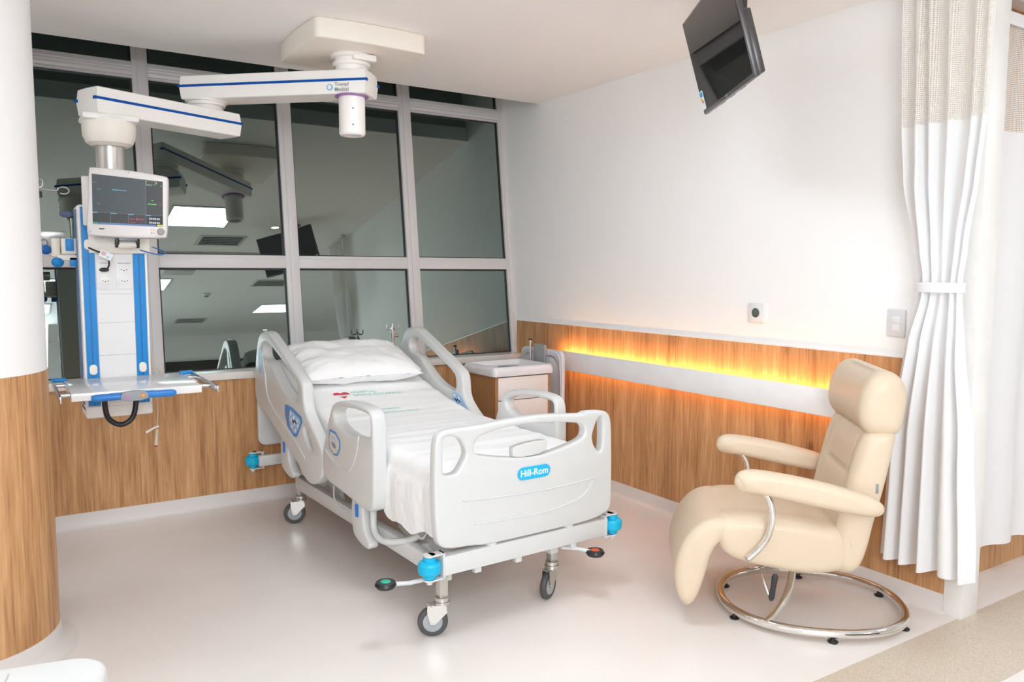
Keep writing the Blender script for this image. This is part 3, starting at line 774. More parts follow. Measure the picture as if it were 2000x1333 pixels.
def sheet_logo(s0, t0, k=1.0):
    hp = heart_pts()
    def flat(pts):
        bm = bmesh.new(); vs = [bm.verts.new((p[0], p[1], 0)) for p in pts]; bm.faces.new(vs); bmesh.ops.triangulate(bm, faces=bm.faces)
        me = bpy.data.meshes.new('p'); bm.to_mesh(me); bm.free(); return me
    hm = print_on_sheet(flat([p for p in hp if p[1] > .02]), s0, t0, -.05, .048*k, 'heart_print', RED, sheet)
    print_on_sheet(flat([(p[0], p[1]) for p in hp if p[1] < -.38]), s0, t0, -.05, .048*k, 'heart_print', RED, sheet)
    print_on_sheet(tmesh('HOSPITAL', 1), s0+.060*k, t0+.012, -.05, .036*k, 'cloth_lettering', TEAL, sheet)
    print_on_sheet(tmesh('SANTA CATARINA', 1), s0+.060*k, t0-.030, -.05, .036*k, 'cloth_lettering', TEAL, sheet)
sheet_logo(-.222, 1.497, 1.0)
sheet_logo(-.148, 1.222, .72)

# ------------------------------------------------------------------ pillow
def pillow_pts():
    V = []; F = []; n = 44
    hw, hh, th_ = .378, .262, .080
    for side in (1, -1):
        for i in range(n+1):
            for j in range(n+1):
                u = -1+2*i/n; v = -1+2*j/n
                # pinched edges, pointed corners
                x = u*hw*(1-.075*(1-abs(v)**2.5)*abs(u)); y = v*hh*(1-.085*(1-abs(u)**2.5)*abs(v))
                e = (1-u**4)**.55*(1-v**4)**.55
                z = side*th_*e
                nn = noise.noise(Vector((u*3, v*3, side)))*.016*e + .009*noise.noise(Vector((u*9, v*7, side*2)))*(1-e*.6)
                x += .012*noise.noise(Vector((v*5, u, 4)))*(abs(u) > .8); y += .010*noise.noise(Vector((u*6, v, 9)))*(abs(v) > .8)
                V.append((x, y, z+nn*side))
    m = n+1
    for k in (0, 1):
        b = k*m*m
        for i in range(n):
            for j in range(n):
                f = (b+i*m+j, b+(i+1)*m+j, b+(i+1)*m+j+1, b+i*m+j+1); F.append(f if k == 0 else f[::-1])
    return V, F
pil = thing('pillow', (0, 0, 0), 'plump white pillow lying against the raised head of the bed', 'pillow')
pil.location = (BEDO + Matrix.Rotation(BEDR, 3, 'Z') @ Vector((-.030, 1.800, zsm(1.800)+.090)))
pil.rotation_euler = (math.radians(17), math.radians(0), BEDR+math.radians(-4))
V, F = pillow_pts()
MB()._add(V, F).build('pillowcase', LINEN, pil, 180)
hem = MB()
hem.box((.350, -.20, -.0018), (.385, .20, .0018), .001)
hem.build('pillowcase_flap', LINEN, pil)

# ------------------------------------------------------------------ recliner chair (local x forward, y towards the camera side, z up)
CHO = Vector((-.445, -2.965, 0)); CHR = math.atan2(.6606, -.7507)
ch = thing('recliner_chair', CHO, 'cream upholstered recliner on a chrome oval base beside the curtain', 'armchair', CHR)
bk_prof = [(-.045, .28), (-.040, .38), (-.052, .46), (-.075, .58), (-.100, .70), (-.122, .79), (-.150, .850), (-.190, .875), (-.262, .865), (-.248, .79), (-.222, .63), (-.185, .48), (-.165, .36), (-.130, .27), (-.085, .255)]
hd_prof = [(-.158, .840), (-.128, .862), (-.110, .905), (-.108, .960), (-.122, 1.025), (-.155, 1.085), (-.205, 1.108), (-.258, 1.092), (-.292, 1.040), (-.294, .97), (-.284, .90), (-.270, .845), (-.215, .835)]
def bk_disp(y, p, n):
    if n.x < .3: return 0
    rec = 1/(1+math.exp((abs(y)-.185)/.012))
    d = -.016*rec + .009*rec*(bump1(p.y, .58, .09)+bump1(p.y, .76, .08)+bump1(p.y, .42, .06))
    d += .006*bump1(abs(y), .235, .035)
    d -= .010*bump1(p.y, .665, .012)*rec
    return d
MB()._add(*cushion(bk_prof, .292, .048, bk_disp, 160, 60)).build('backrest', LEATHER, ch, 60)
MB()._add(*cushion(hd_prof, .296, .060, lambda y, p, n: (-.012*(1/(1+math.exp((abs(y)-.19)/.02))) if n.x > .3 else 0), 110, 40)).build('headrest', LEATHER, ch, 60)
st_prof = [(-.10, .27), (.09, .245), (.28, .274), (.37, .298), (.415, .33), (.435, .38), (.44, .43), (.425, .462), (.36, .474), (.25, .474), (.10, .462), (-.04, .448), (-.09, .42), (-.11, .34)]
def st_disp(y, p, n):
    if n.y < .5: return .004*noise.noise(Vector((p.x*9, p.y*9, y*5)))
    return .006*(1-(abs(y)/.29)**2)+.006*bump1(abs(y), .21, .05)-.004*bump1(p.x, .02, .03)
MB()._add(*cushion(st_prof, .290, .042, st_disp, 140, 40)).build('seat', LEATHER, ch, 60)
ft_prof = [(.375, .466), (.44, .470), (.505, .445), (.560, .385), (.598, .300), (.610, .21), (.598, .13), (.570, .082), (.540, .076), (.510, .115), (.485, .19), (.462, .29), (.440, .345), (.405, .385), (.375, .42)]
MB()._add(*cushion(ft_prof, .286, .040, None, 120, 30)).build('footrest', LEATHER, ch, 60)
for sg in (1, -1):
    ar = [(.385, .655), (.372, .690), (.335, .705), (.25, .700), (.05, .668), (-.14, .617), (-.195, .585), (-.195, .545), (-.155, .530), (.05, .562), (.28, .608), (.350, .612), (.378, .628)]
    a_ = MB()._add(*cushion(ar, .043, .036, None, 90, 6, c=sg*.352)).build('armrest', LEATHER, ch, 60)
    t_ = MB()
    t_.tube(smoothpath([(.262, sg*.335, .618), (.236, sg*.335, .57), (.226, sg*.333, .50), (.236, sg*.325, .43), (.268, sg*.318, .370), (.315, sg*.312, .318)]), .0135, 16)
    t_.build('arm_tube', CHROME, ch)
    MB().cyl((.315, sg*.312, .318), (.317, sg*.3118, .316), .0125, 16).build('tube_end_cap', BLACK, ch)
# stitching
def seam(pts, r=.0012): MB().tube(smoothpath(pts), r, 6).build('stitching', SEAM, ch)
for sg in (1, -1):
    seam([(.43, sg*.276, .425), (.30, sg*.288, .440), (.12, sg*.288, .428), (-.03, sg*.285, .412)])
    seam([(-.128, sg*.188, .83), (-.106, sg*.188, .74), (-.082, sg*.188, .64), (-.064, sg*.186, .54)])
seam([(-.105, -.18, .665), (-.105, 0, .665), (-.105, .18, .665)])
for sg in (1, -1):
    seam([(.372, sg*.388, .685), (.355, sg*.392, .665), (.345, sg*.3945, .640), (.352, sg*.392, .622)], .0013)
MB().box((-.190, .2905, .610), (-.178, .2945, .650), .002).build('maker_tag', GREYP, ch)
seam([(-.118, .20, .30), (-.10, .285, .36), (-.085, .289, .44), (-.095, .289, .50)])
# base
ring = []
for k in range(72):
    a = 2*PI*k/72; c_, s_ = math.cos(a), math.sin(a); e = 2.25
    ring.append((.388*math.copysign(abs(c_)**(2/e), c_)-.005, .345*math.copysign(abs(s_)**(2/e), s_), .037))
MB().tube(ring, .0185, 18, closed=True).build('base_ring', CHROME, ch)
for sg in (1, -1):
    MB().tube(smoothpath([(.235, sg*.300, .040), (.19, sg*.255, .062), (.14, sg*.20, .110), (.105, sg*.14, .175), (.09, sg*.09, .262)]), .0165, 16).build('base_arch', CHROME, ch)
MB().cyl((.06, 0, .215), (.06, 0, .26), .06, 28).box((-.06, -.14, .235), (.20, .14, .262), .006).build('swivel_plate', ZINC, ch)
for (a_) in (28, 92, 152, 208, 268, 332):
    a = math.radians(a_); c_, s_ = math.cos(a), math.sin(a)
    gx, gy = .388*math.copysign(abs(c_)**(2/2.25), c_)-.005, .345*math.copysign(abs(s_)**(2/2.25), s_)
    MB(Matrix.Translation((gx, gy, 0))).lathe([(.019, 0), (.021, .006), (.010, .012), (.008, .022)], 18).build('glide_foot', BLACK, ch)
lv = MB().tube(smoothpath([(.25, .20, .262), (.238, .26, .205), (.215, .295, .140)]), .005, 8).build('recline_lever', ZINC, ch)
MB().tube([(.214, .296, .142), (.213, .300, .155), (.208, .304, .200), (.203, .306, .245), (.202, .306, .256)], .012, 12, radii=[.008, .013, .011, .013, .008]).build('lever_grip', mat('grip_dark', (.03, .03, .035), .45), lv)

# ------------------------------------------------------------------ bedside cart
CT = thing('bedside_cart', (-.515, -.55, 0), 'oak sided bedside cart with white tray top and drawers, right of the bed', 'cart')
Mt = at(CT)
CX0, CX1, CY0, CY1 = -.735, -.292, -.745, -.365
mb = MB(Mt)
mb.box((CX0, CY0+.02, .09), (CX0+.018, CY1, .805)).box((CX1-.018, CY0+.02, .09), (CX1, CY1, .805)).box((CX0, CY1-.015, .09), (CX1, CY1, .805)).box((CX0, CY0+.02, .09), (CX1, CY1, .108))
mb.box((CX0, CY0, .09), (CX0+.020, CY0+.02, .805)).box((CX1-.020, CY0, .09), (CX1, CY0+.02, .805))
mb.build('cart_body', WOOD2, CT)
zs = [(.645, .797), (.49, .640), (.11, .485)]
for k, (a, b) in enumerate(zs):
    d_ = MB(Mt).box((CX0+.022, CY0-.004, a), (CX1-.022, CY0+.015, b), .002).build('drawer' if k < 2 else 'cart_door', DRAWER, CT)
mb = MB(Mt); mb.box((CX0+.02, CY0+.022, .10), (CX1-.02, CY0+.025, .80)); mb.build('cart_inner_face', BLACK, CT)
# tray top with a sunk centre
def tray():
    rings = [(.0, .806, .008), (.020, .806, .010), (.026, .842, .018), (.010, .866, .014), (-.006, .868, .012), (-.012, .866, .012), (-.030, .842, .010), (-.036, .838, .010)]
    V = []; F = []
    cx, cy, w, h = (CX0+CX1)/2, (CY0+CY1)/2, CX1-CX0, CY1-CY0
    n = 0
    for (o, z, r) in rings:
        ol = rrect(w+2*o, h+2*o, r+max(o, 0), 5, cx, cy); n = len(ol)
        for (x, y) in ol:
            zz = z
            if z > .85 and y < cy-h*.40 and abs(x-cx) < w*.38: zz = z-.014      # dip in the front rim
            V.append((x, y, zz))
    for i in range(len(rings)-1):
        for j in range(n): F.append((i*n+j, i*n+(j+1) % n, (i+1)*n+(j+1) % n, (i+1)*n+j))
    F.append(tuple(range(n))); F.append(tuple((len(rings)-1)*n+j for j in range(n)))
    return V, F
MB(Mt)._add(*tray()).build('cart_tray_top', TRAYM, CT, 50)
for (x, y) in ((CX0+.04, CY0+.05), (CX1-.04, CY0+.05), (CX0+.04, CY1-.05), (CX1-.04, CY1-.05)):
    cs = MB(Mt).cyl((x, y, .06), (x, y, .09), .008).box((x-.015, y-.02, .045), (x+.015, y+.02, .07), .003).build('castor', ZINC, CT)
    MB(Mt).cyl((x-.011, y, .026), (x+.011, y, .026), .026, 24).build('tyre', RUBBER, cs)
clip = tag(MB().box((-.58, -.62, .839), (-.44, -.52, .847), .002).build('clipboard', STEEL), 'small steel dish lying in the tray top of the bedside cart', 'dish')

# ------------------------------------------------------------------ overbed table folded upright, behind the cart
OB = thing('overbed_table', (-.18, -.50, 0), 'overbed table with its pale top folded upright behind the cart', 'table')
Mo = at(OB)
OP = frame((-.170, -.475, .635), (0, -1, 0), (0, 0, 1))
OP = Mo @ OP
me = plate([rrect(.52, .62, .055, 7)], .028, .008)
tt = MB(OP).mesh(me).build('table_top', mat('overbed_top', (.72, .70, .71), .35), OB, 40)
o1 = rrect(.45, .55, .075, 8)
MB(OP).mesh(plate([rrect(.49, .59, .06, 7), rrect(.44, .54, .085, 8)], .012, .004), Matrix.Translation((0, 0, -.018 if (OP.to_3x3() @ Vector((0, 0, 1))).x > 0 else .018))).build('underside_rim', LAV, tt)
MB(Mo).tube([(-.190, -.70, .885), (-.190, -.715, .80), (-.190, -.718, .60), (-.190, -.718, .35)], .005, 8).tube(smoothpath([(-.190, -.52, .905), (-.190, -.63, .900), (-.190, -.690, .860), (-.190, -.716, .79)]), .005, 8).build('table_rail', STEEL, OB)
MB(Mo).box((-.215, -.56, .66), (-.192, -.425, .978), .003).box((-.205, -.580, .66), (-.190, -.500, .90), .003).cyl((-.205, -.545, .885), (-.212, -.545, .885), .010, 14).build('table_bracket', mat('bracket_grey', (.36, .36, .37), .4, metal=.2), OB)
MB(Mo).cyl((-.232, -.412, .05), (-.232, -.412, 1.005), .009, 18).build('table_pole', STEEL, OB)
MB(Mo).cyl((-.232, -.412, 1.003), (-.232, -.412, 1.013), .015, 18).build('pole_cap', BLACK, OB)
mb = MB(Mo)
mb.box((-.250, -.62, .05), (-.205, -.30, .075), .005)
mb.box((-.245, -.63, .012), (-.210, -.60, .055), .004).box((-.245, -.32, .012), (-.210, -.29, .055), .004)
mb.box((-.235, -.50, .07), (-.190, -.42, .70), .004)
mb.build('table_base', BEDM, OB)
for y in (-.615, -.305): MB(Mo).cyl((-.236, y, .018), (-.218, y, .018), .018, 20).build('castor', RUBBER, OB)

# ------------------------------------------------------------------ television
TB = Vector((-.605, -2.418, 2.237)); TE = Vector((-.395, -.632, 0)).normalized(); TU = Vector((-.085, .074, .398)).normalized()
TM = frame(TB, TE, TU)          # x along the bottom edge, y up, z out of the screen
TU = TM.to_3x3() @ Vector((0, 1, 0))
tv = thing('television', (-.93, -2.74, 2.42), 'black flat television hanging from the ceiling, screen tilted down', 'television')
tv.location = TB + TE*.37 + TU*.22
Mv = at(tv) @ TM
W, H = .745, .430
MB(Mv).box((0, 0, -.022), (W, H, 0), .004).build('tv_bezel', TVB, tv)
MB(Mv).box((.010, .016, -.001), (W-.010, H-.010, .0015)).build('screen', SCREENF, tv, 0)
mb = MB(Mv); mb.box((.02, .01, -.055), (W-.02, H*.60, -.021), .008).box((.10, .10, -.075), (W-.10, H*.55, -.050), .012)
mb.build('tv_back', TVB, tv)
mb = MB(Mv)
for k in (.22, .42, .62): mb.box((k*W-.035, .0085, -.048), (k*W+.035, .0105, -.030))
mb.build('vent_slot', BLACK, tv)
st = MB(Mv).box((.006, .020, .0018), (.062, .105, .0026)).build('energy_sticker', WHITEP, tv, 0)
MB(Mv).box((.014, .078, .0027), (.054, .100, .0032)).build('sticker_mark', mat('sticker_blue', (.02, .35, .62), .4), st, 0)
MB(Mv).box((.016, .062, .0027), (.034, .074, .0032)).build('sticker_mark', mat('sticker_yellow', (.75, .55, .05), .4), st, 0)
MB(Mv).box((.026, .050, .0027), (.050, .062, .0032)).build('sticker_mark', mat('sticker_orange', (.8, .22, .03), .4), st, 0)
MB(Mv).box((.36, .004, .0012), (.395, .014, .0024)).build('brand_tab', STEEL, tv, 0)
# ceiling bracket
bp_ = TM @ Vector((W*.5, H*.50, -.11))
mb = MB(at(tv)); mb.box((bp_.x-.02, bp_.y-.02, bp_.z-.03), (bp_.x+.02, bp_.y+.02, ZC), .004)
mb.cyl((bp_.x+.02, bp_.y-.03, 2.66), (bp_.x+.075, bp_.y-.05, 2.655), .007, 10)
mb.box((bp_.x-.07, bp_.y-.07, ZC-.012), (bp_.x+.07, bp_.y+.07, ZC), .002)
mb.box((W*.5-.09, H*.20, -.085), (W*.5+.09, H*.85, -.073), .002, M=TM).box((W*.5-.025, H*.42, -.13), (W*.5+.025, H*.58, -.08), .002, M=TM)
mb.build('ceiling_bracket', mat('bracket_black', (.04, .035, .035), .4), tv)
# ------------------------------------------------------------------ curtains
def curtain(name, label, cx, ys_fn, z_top, z_split, z_bot, folds, amp_fn, axis='y', hem=.12, group=None, seed=0, nv=90):
    """hanging cloth as a folded surface; ys_fn(z) -> (a, b) extent"""
    t = thing(name, (0, 0, 0), label, 'curtain', group=group)
    nu = folds*14
    def pos(u, z):
        a, b = ys_fn(z)
        w_ = u + .018*math.sin(u*9+seed)+.010*math.sin(u*23+seed*2); w_ = min(1.0, max(0.0, w_))
        along = a+(b-a)*w_
        ph = u*folds*2*PI + .7*math.sin(z*1.7+seed)+3.2*noise.noise(Vector((u*3.1, z*.35, seed)))+.5*noise.noise(Vector((u*6, z*1.3, seed)))
        s_ = math.sin(ph); s_ = math.copysign(abs(s_)**.75, s_)
        am = amp_fn(z)*(1+.9*noise.noise(Vector((u*3, z*.6, seed+3))))
        off = am*s_ + .006*noise.noise(Vector((u*12, z*3, seed)))
        return (cx+off, along) if axis == 'y' else (along, cx+off)
    def piece(z0, z1, nm, m, nvv):
        V = []; F = []; UV = []
        for i in range(nvv+1):
            z = z0+(z1-z0)*i/nvv
            for j in range(nu+1):
                u = j/nu; x, y = pos(u, z); V.append((x, y, z))
        me = bpy.data.meshes.new(nm)
        for i in range(nvv):
            for j in range(nu): F.append((i*(nu+1)+j, i*(nu+1)+j+1, (i+1)*(nu+1)+j+1, (i+1)*(nu+1)+j))
        me.from_pydata(V, [], F); me.update()
        # arc length in the u direction so the net keeps square holes
        arc = [0.0]
        for j in range(nu):
            p, q = Vector(V[j]), Vector(V[j+1]); arc.append(arc[-1]+(q-p).length)
        uvl = me.uv_layers.new(name='UVMap')
        for lp in me.loops:
            k = lp.vertex_index; uvl.data[lp.index].uv = (arc[k % (nu+1)], V[k][2])
        o = link(nm, me, m, t, 180)
        return o
    piece(z_split, z_top, 'net_panel', NET, 24)
    piece(z_bot, z_split, 'cloth_panel', CURT, nv)
    # hem band where net meets cloth
    return t, pos
def interp(z, tab):
    for (a, va), (b, vb) in zip(tab, tab[1:]):
        if z <= b:
            k = (z-a)/(b-a); k = k*k*(3-2*k)*.5+k*.5; return tuple(x+(y-x)*k for x, y in zip(va, vb))
    return tab[-1][1]
ctab = [(.20, (-3.045, -3.485)), (.80, (-3.070, -3.445)), (1.20, (-3.140, -3.400)), (1.40, (-3.195, -3.383)), (1.47, (-3.198, -3.383)), (1.60, (-3.170, -3.400)), (1.90, (-3.105, -3.440)), (2.13, (-3.085, -3.458)), (2.74, (-3.062, -3.462))]
def camp(z):
    return interp(z, [(.2, (.040,)), (1.1, (.034,)), (1.40, (.024,)), (1.47, (.024,)), (1.7, (.032,)), (2.13, (.030,)), (2.74, (.022,))])[0]
cur, cpos = curtain('privacy_curtain', 'white tied privacy curtain with net top hanging beside the recliner', -.085, lambda z: interp(z, ctab), ZC-.031, 2.13, .20, 5, camp, seed=1)
band = []
for k in range(40):
    a = 2*PI*k/40
    band.append((-.085+.052*math.cos(a), -3.290+.104*math.sin(a)))
me = plate([band, [(-.085+(x+.085)*.94, -3.29+(y+3.29)*.97) for x, y in band]], .042, .001)
MB(Matrix.Translation((0, 0, 1.437))).mesh(me).build('tie_band', CURT, cur, 60)
MB().box((-.115, -3.50, ZC-.030), (-.060, -3.02, ZC), .004).build('curtain_track', ALU)
tag(bpy.data.objects['curtain_track.001'] if 'curtain_track.001' in bpy.data.objects else trk, 'white ceiling curtain track above the right wall, holding the tied curtain', 'curtain track')
c2, _ = curtain('privacy_curtain', 'white privacy curtain hanging straight past the wall end at the far right', -3.285, lambda z: (.150+.0*z, 2.3), 2.62, 2.14, .20, 9, lambda z: .028, axis='x', seed=5)
MB().box((.14, -3.288, 2.60), (2.3, -3.282, 2.655), .001).build('heading_tape', CURT, c2)
tag(MB().box((.135, -3.30, ZC-.030), (3.6, -3.27, ZC), .004).build('curtain_track', ALU), 'white ceiling curtain track past the wall end, over the far right curtain', 'curtain track')
mb = MB()
for k in range(12):
    x = .2+k*.18; mb.tube([(x, -3.285, ZC-.03), (x, -3.285, 2.655)], .0025, 6)
mb.build('curtain_hook', ALU, c2)

# ------------------------------------------------------------------ ceiling pendant with service column
pd_ = thing('medical_pendant', (-1.78, -.98, ZC), 'white ceiling pendant with jointed arms carrying a blue and white service column', 'medical pendant')
Mp = at(pd_)
# ceiling cover: square with softly bowed sides
def bowed(w, h, r, bow, cx, cy):
    pts = rrect(w, h, r, 6, cx, cy); out = []
    for (x, y) in pts: out.append((x, y))
    full = []
    for i in range(len(out)):
        a = Vector(out[i]); b = Vector(out[(i+1) % len(out)]); full.append(a)
        if (b-a).length > w*.4:
            nrm = Vector(((b-a).y, -(b-a).x)).normalized()
            for k in (.25, .5, .75): full.append(a.lerp(b, k)+nrm*bow*(1-abs(2*k-1)**2))
    return [(p.x, p.y) for p in full]
me = plate([bowed(.605, .610, .035, .014, -1.780, -.955)], .100, .010)
MB(Mp @ Matrix.Translation((0, 0, 2.695))).mesh(me).build('ceiling_cover', PENDC, pd_, 40)
P1 = Vector((-1.80, -1.0)); P2 = Vector((-2.425, -.415)); P3 = Vector((-2.950, -.700))
MB(Mp @ Matrix.Translation((P1.x, P1.y, 0))).lathe([(.085, 2.56), (.085, 2.585), (.100, 2.588), (.100, 2.605), (.090, 2.608), (.090, 2.625), (.108, 2.627), (.108, 2.648)], 40).box((-.03, -.108, 2.608), (.10, -.06, 2.640), .004).build('ceiling_hub', PENDW, pd_)
def arm(a, b, w, z0, z1, name, end_a, end_b):
    a = Vector((*a, 0)); b = Vector((*b, 0)); d = (b-a).normalized(); L_ = (b-a).length
    Mx = Mp @ frame((a.x, a.y, 0), d, Vector((-d.y, d.x, 0)))
    hw = w/2; zc = (z0+z1)/2
    # outline in plan with bowed ends; section slightly bulged at mid height
    sec = [(z0, -.004), (z0+.004, 0), (zc, .006), (z1-.004, 0), (z1, -.004)]
    V = []; F = []
    plan0 = [(0, -hw), (L_, -hw), (L_+end_b*.7, -hw*.45), (L_+end_b, 0), (L_+end_b*.7, hw*.45), (L_, hw), (0, hw), (-end_a*.7, hw*.45), (-end_a, 0), (-end_a*.7, -hw*.45)]
    n = len(plan0)
    for (z, o) in sec:
        for (x, y) in plan0:
            V.append((x+(o if x > L_/2 else -o), y+(o if y > 0 else (-o if y < 0 else 0)), z))
    for i in range(len(sec)-1):
        for j in range(n): F.append((i*n+j, i*n+(j+1) % n, (i+1)*n+(j+1) % n, (i+1)*n+j))
    F.append(tuple(reversed(range(n)))); F.append(tuple((len(sec)-1)*n+j for j in range(n)))
    ao = MB(Mx)._add(V, F).build(name, PENDW, pd_, 12)
    for sg in (-1, 1):
        MB(Mx).box((-.012, sg*(hw+.0045), zc+.001), (L_+.010, sg*(hw+.0072), zc+.014)).box((-.0165, sg*(hw-.012), zc+.001), (-.006, sg*(hw+.0072), zc+.014)).box((L_+.004, sg*(hw-.012), zc+.001), (L_+.0145, sg*(hw+.0072), zc+.014)).build('blue_stripe', NAVY, ao, 0)
    return ao, Mx, L_
A1, M1, L1 = arm((-2.495, -.345), (-1.715, -1.058), .185, 2.435, 2.560, 'upper_arm', .006, .006)
A2, M2, L2 = arm((-3.042, -.735), (-2.300, -.410), .175, 2.250, 2.375, 'lower_arm', .006, .006)
# lettering by the joint
for sg in (-1,):
    Tm = M1 @ frame((L1-.125, -.1002, 2.468), (1, 0, 0), (0, 0, 1))
    text('Trumpf', .026, Tm @ Matrix.Translation((0, .013, 0)), 'arm_lettering', GREYP, A1, .0003, .0002)
    text('Medical', .026, Tm @ Matrix.Translation((0, -.013, 0)), 'arm_lettering', GREYP, A1, .0003, .0002)
    for k in range(8):
        a0 = 2*PI*k/8+.06; a1 = a0+2*PI/8-.12
        seg_ = [(math.cos(a0+(a1-a0)*q/4)*.017, math.sin(a0+(a1-a0)*q/4)*.017) for q in range(5)] + [(math.cos(a1-(a1-a0)*q/4)*.0115, math.sin(a1-(a1-a0)*q/4)*.0115) for q in range(5)]
        me = plate([seg_], .0006, 0)
        MB(Tm @ Matrix.Translation((-.067, 0, 0))).mesh(me).build('logo_segment', LOGOB if k in (7, 0, 6) else mat('logo_pale_blue', (.30, .55, .75), .4), A1, 0)
# stub tube under the upper arm
MB(Mp @ Matrix.Translation((P1.x, P1.y, 0))).lathe([(.088, 2.437), (.090, 2.430), (.072, 2.426), (.070, 2.437)], 40).build('coloured_ring', PURPLE, pd_)
stub = MB(Mp @ Matrix.Translation((P1.x, P1.y, 0))).lathe([(.070, 2.436), (.070, 2.236), (.062, 2.226), (.050, 2.226), (.050, 2.34)], 40, caps=False).build('stub_tube', PENDW, pd_)
MB(Mp @ Matrix.Translation((P1.x, P1.y, 0))).lathe([(.049, 2.345), (.001, 2.345)], 24, caps=False).build('socket_inside', STEEL, pd_)
mb = MB(Mp)
for z in (2.36, 2.275):
    o = Vector((P1.x, P1.y, z)); d = Vector((-.3, -.95, 0)).normalized(); mb.cyl(o+d*.069, o+d*.0712, .004, 10)
mb.build('grub_screw', BLACK, pd_)
# joint collar
MB(Mp @ Matrix.Translation((P2.x, P2.y, 0))).lathe([(.085, 2.374), (.090, 2.378), (.090, 2.395), (.082, 2.397), (.082, 2.407), (.100, 2.410), (.100, 2.425), (.112, 2.428), (.112, 2.436)], 40).build('joint_collar', PENDW, pd_)
MB(Mp @ Matrix.Translation((P2.x+.02, P2.y, 0))).lathe([(.040, 2.251), (.040, 2.2488)], 30).build('joint_plug', PENDC, pd_)
# bell housing and tube
MB(Mp @ Matrix.Translation((P3.x, P3.y, 0))).box((-.125, -.105, 2.222), (.125, .105, 2.252), .01).build('housing_plate', PENDW, pd_)
MB(Mp @ Matrix.Translation((P3.x, P3.y, 0))).lathe([(.118, 2.232), (.122, 2.20), (.120, 2.155), (.105, 2.120), (.080, 2.105), (.070, 2.112), (.066, 2.13)], 44, caps=False).build('bell_housing', PENDC, pd_)
MB(Mp @ Matrix.Translation((P3.x, P3.y, 0))).lathe([(.065, 2.24), (.065, 1.805)], 44).build('hanging_tube', mat('satin_tube', (.66, .62, .58), .25, metal=.55), pd_)
# service column
SX, SY0, SY1 = -2.965, -.82, -.60
colm = MB(Mp)
colm.box((SX-.150, SY0+.003, .800), (SX+.150, SY1, 1.810), .012)
colm.box((SX-.148, SY0-.001, .835), (SX-.137, SY0+.02, 1.80), .003).box((SX+.137, SY0-.001, .835), (SX+.148, SY0+.02, 1.80), .003)
column_ = colm.build('service_column', PENDW, pd_)
MB(Mp).box((SX-.150, SY0-.003, .775), (SX+.150, SY1-.01, .833), .010).build('column_foot', PENDW, pd_)
for x in (SX-.110, SX+.110):
    b_ = MB(Mp).box((x-.026, SY0-.002, .836), (x+.026, SY0+.004, 1.80)).build('blue_rail', BLUE, pd_, 0)
    MB(Mp).box((x-.003, SY0-.0035, .836), (x+.003, SY0-.001, 1.80)).build('rail_groove', mat('rail_blue_dark', (0, .15, .45), .4), b_, 0)
    for zz in (.995, 1.60):
        me = plate([rrect(.034, .050, .016, 6)], .012, .003)
        MB(Mp @ frame((x, SY0-.006, zz+.02), (1, 0, 0), (0, 0, 1))).mesh(me).build('rail_clamp', PENDC, b_)
for (a, b) in ((.845, .90), (.905, 1.08), (1.083, 1.24), (1.243, 1.38), (1.383, 1.575), (1.578, 1.795)):
    MB(Mp).box((SX-.082, SY0-.0015, a), (SX+.082, SY0+.004, b), .0015).build('front_panel', PANELW, pd_, 0)
for sx_ in (SX-.1545,):
    for x0, m in (((sx_, SY0+.04), BLUE), ((sx_, SY0+.13), BLUE)):
        MB(Mp).box((x0[0], x0[1], .84), (x0[0]+.006, x0[1]+.035, 1.79)).build('side_rail', mat('side_slate', (.10, .16, .30), .4), pd_, 0)
for xx, lbl in ((SX-.042, 'HOSPITALAR'), (SX+.042, 'MEDICAL GRADE')):
    pl2 = MB(Mp).box((xx-.037, SY0-.005, 1.405), (xx+.037, SY0-.001, 1.548), .002).build('outlet_plate', mat('outlet_white', (.82, .81, .80), .35), pd_)
    for zz in (1.500, 1.446):
        me = plate([rrect(.046, .030, .006, 4)], .004, .001)
        so = MB(Mp @ frame((xx, SY0-.006, zz), (1, 0, 0), (0, 0, 1))).mesh(me).build('socket', mat('outlet_white', (.82, .81, .80)), pl2)
        holes = MB(Mp)
        for (dx, dz) in ((-.012, 0), (0, -.004), (.012, 0)): holes.cyl((xx+dx, SY0-.0085, zz+dz), (xx+dx, SY0-.0075, zz+dz), .0027, 10)
        holes.build('socket_hole', BLACK, pl2, 0)
    text(lbl, .0075, Mp @ frame((xx, SY0-.0054, 1.532), (1, 0, 0), (0, 0, 1)), 'outlet_lettering', BLACK, pl2, .0002)
# shelf
SZ = .975
sh_ = MB(Mp).box((-3.205, -1.335, SZ-.036), (-2.678, -.838, SZ), .004).build('shelf', mat('shelf_white', (.80, .785, .775), .16, spec=.6), pd_)
for xs, sg in ((-3.205, -1), (-2.678, 1)):
    xo = xs+sg*.045
    mb = MB(Mp).box((xo-.004, -1.46, SZ-.022), (xo+.004, -.86, SZ+.008), .002)
    for y in (-1.27, -.93): mb.cyl((xs-sg*.002, y, SZ-.014), (xo, y, SZ-.014), .010, 12)
    mb.build('equipment_rail', STEEL, sh_)
    MB(Mp).box((xs-sg*.012, -.885, SZ-.005), (xo+sg*.006, -.840, SZ+.012), .003).build('rail_end_cap', BLUE, sh_)
hd_ = MB(Mp).tube([(-3.130, -1.372, .953), (-3.115, -1.378, .954), (-2.985, -1.385, .956), (-2.950, -1.386, .956), (-2.815, -1.378, .954), (-2.800, -1.372, .953)], .015, 14, radii=[.012, .016, .015, .015, .016, .012])
hd_.box((-3.06, -1.385, SZ-.026), (-2.88, -1.33, SZ-.008), .004)
hdl = hd_.build('shelf_handle', mat('handle_blue', (.03, .20, .58), .35), sh_)
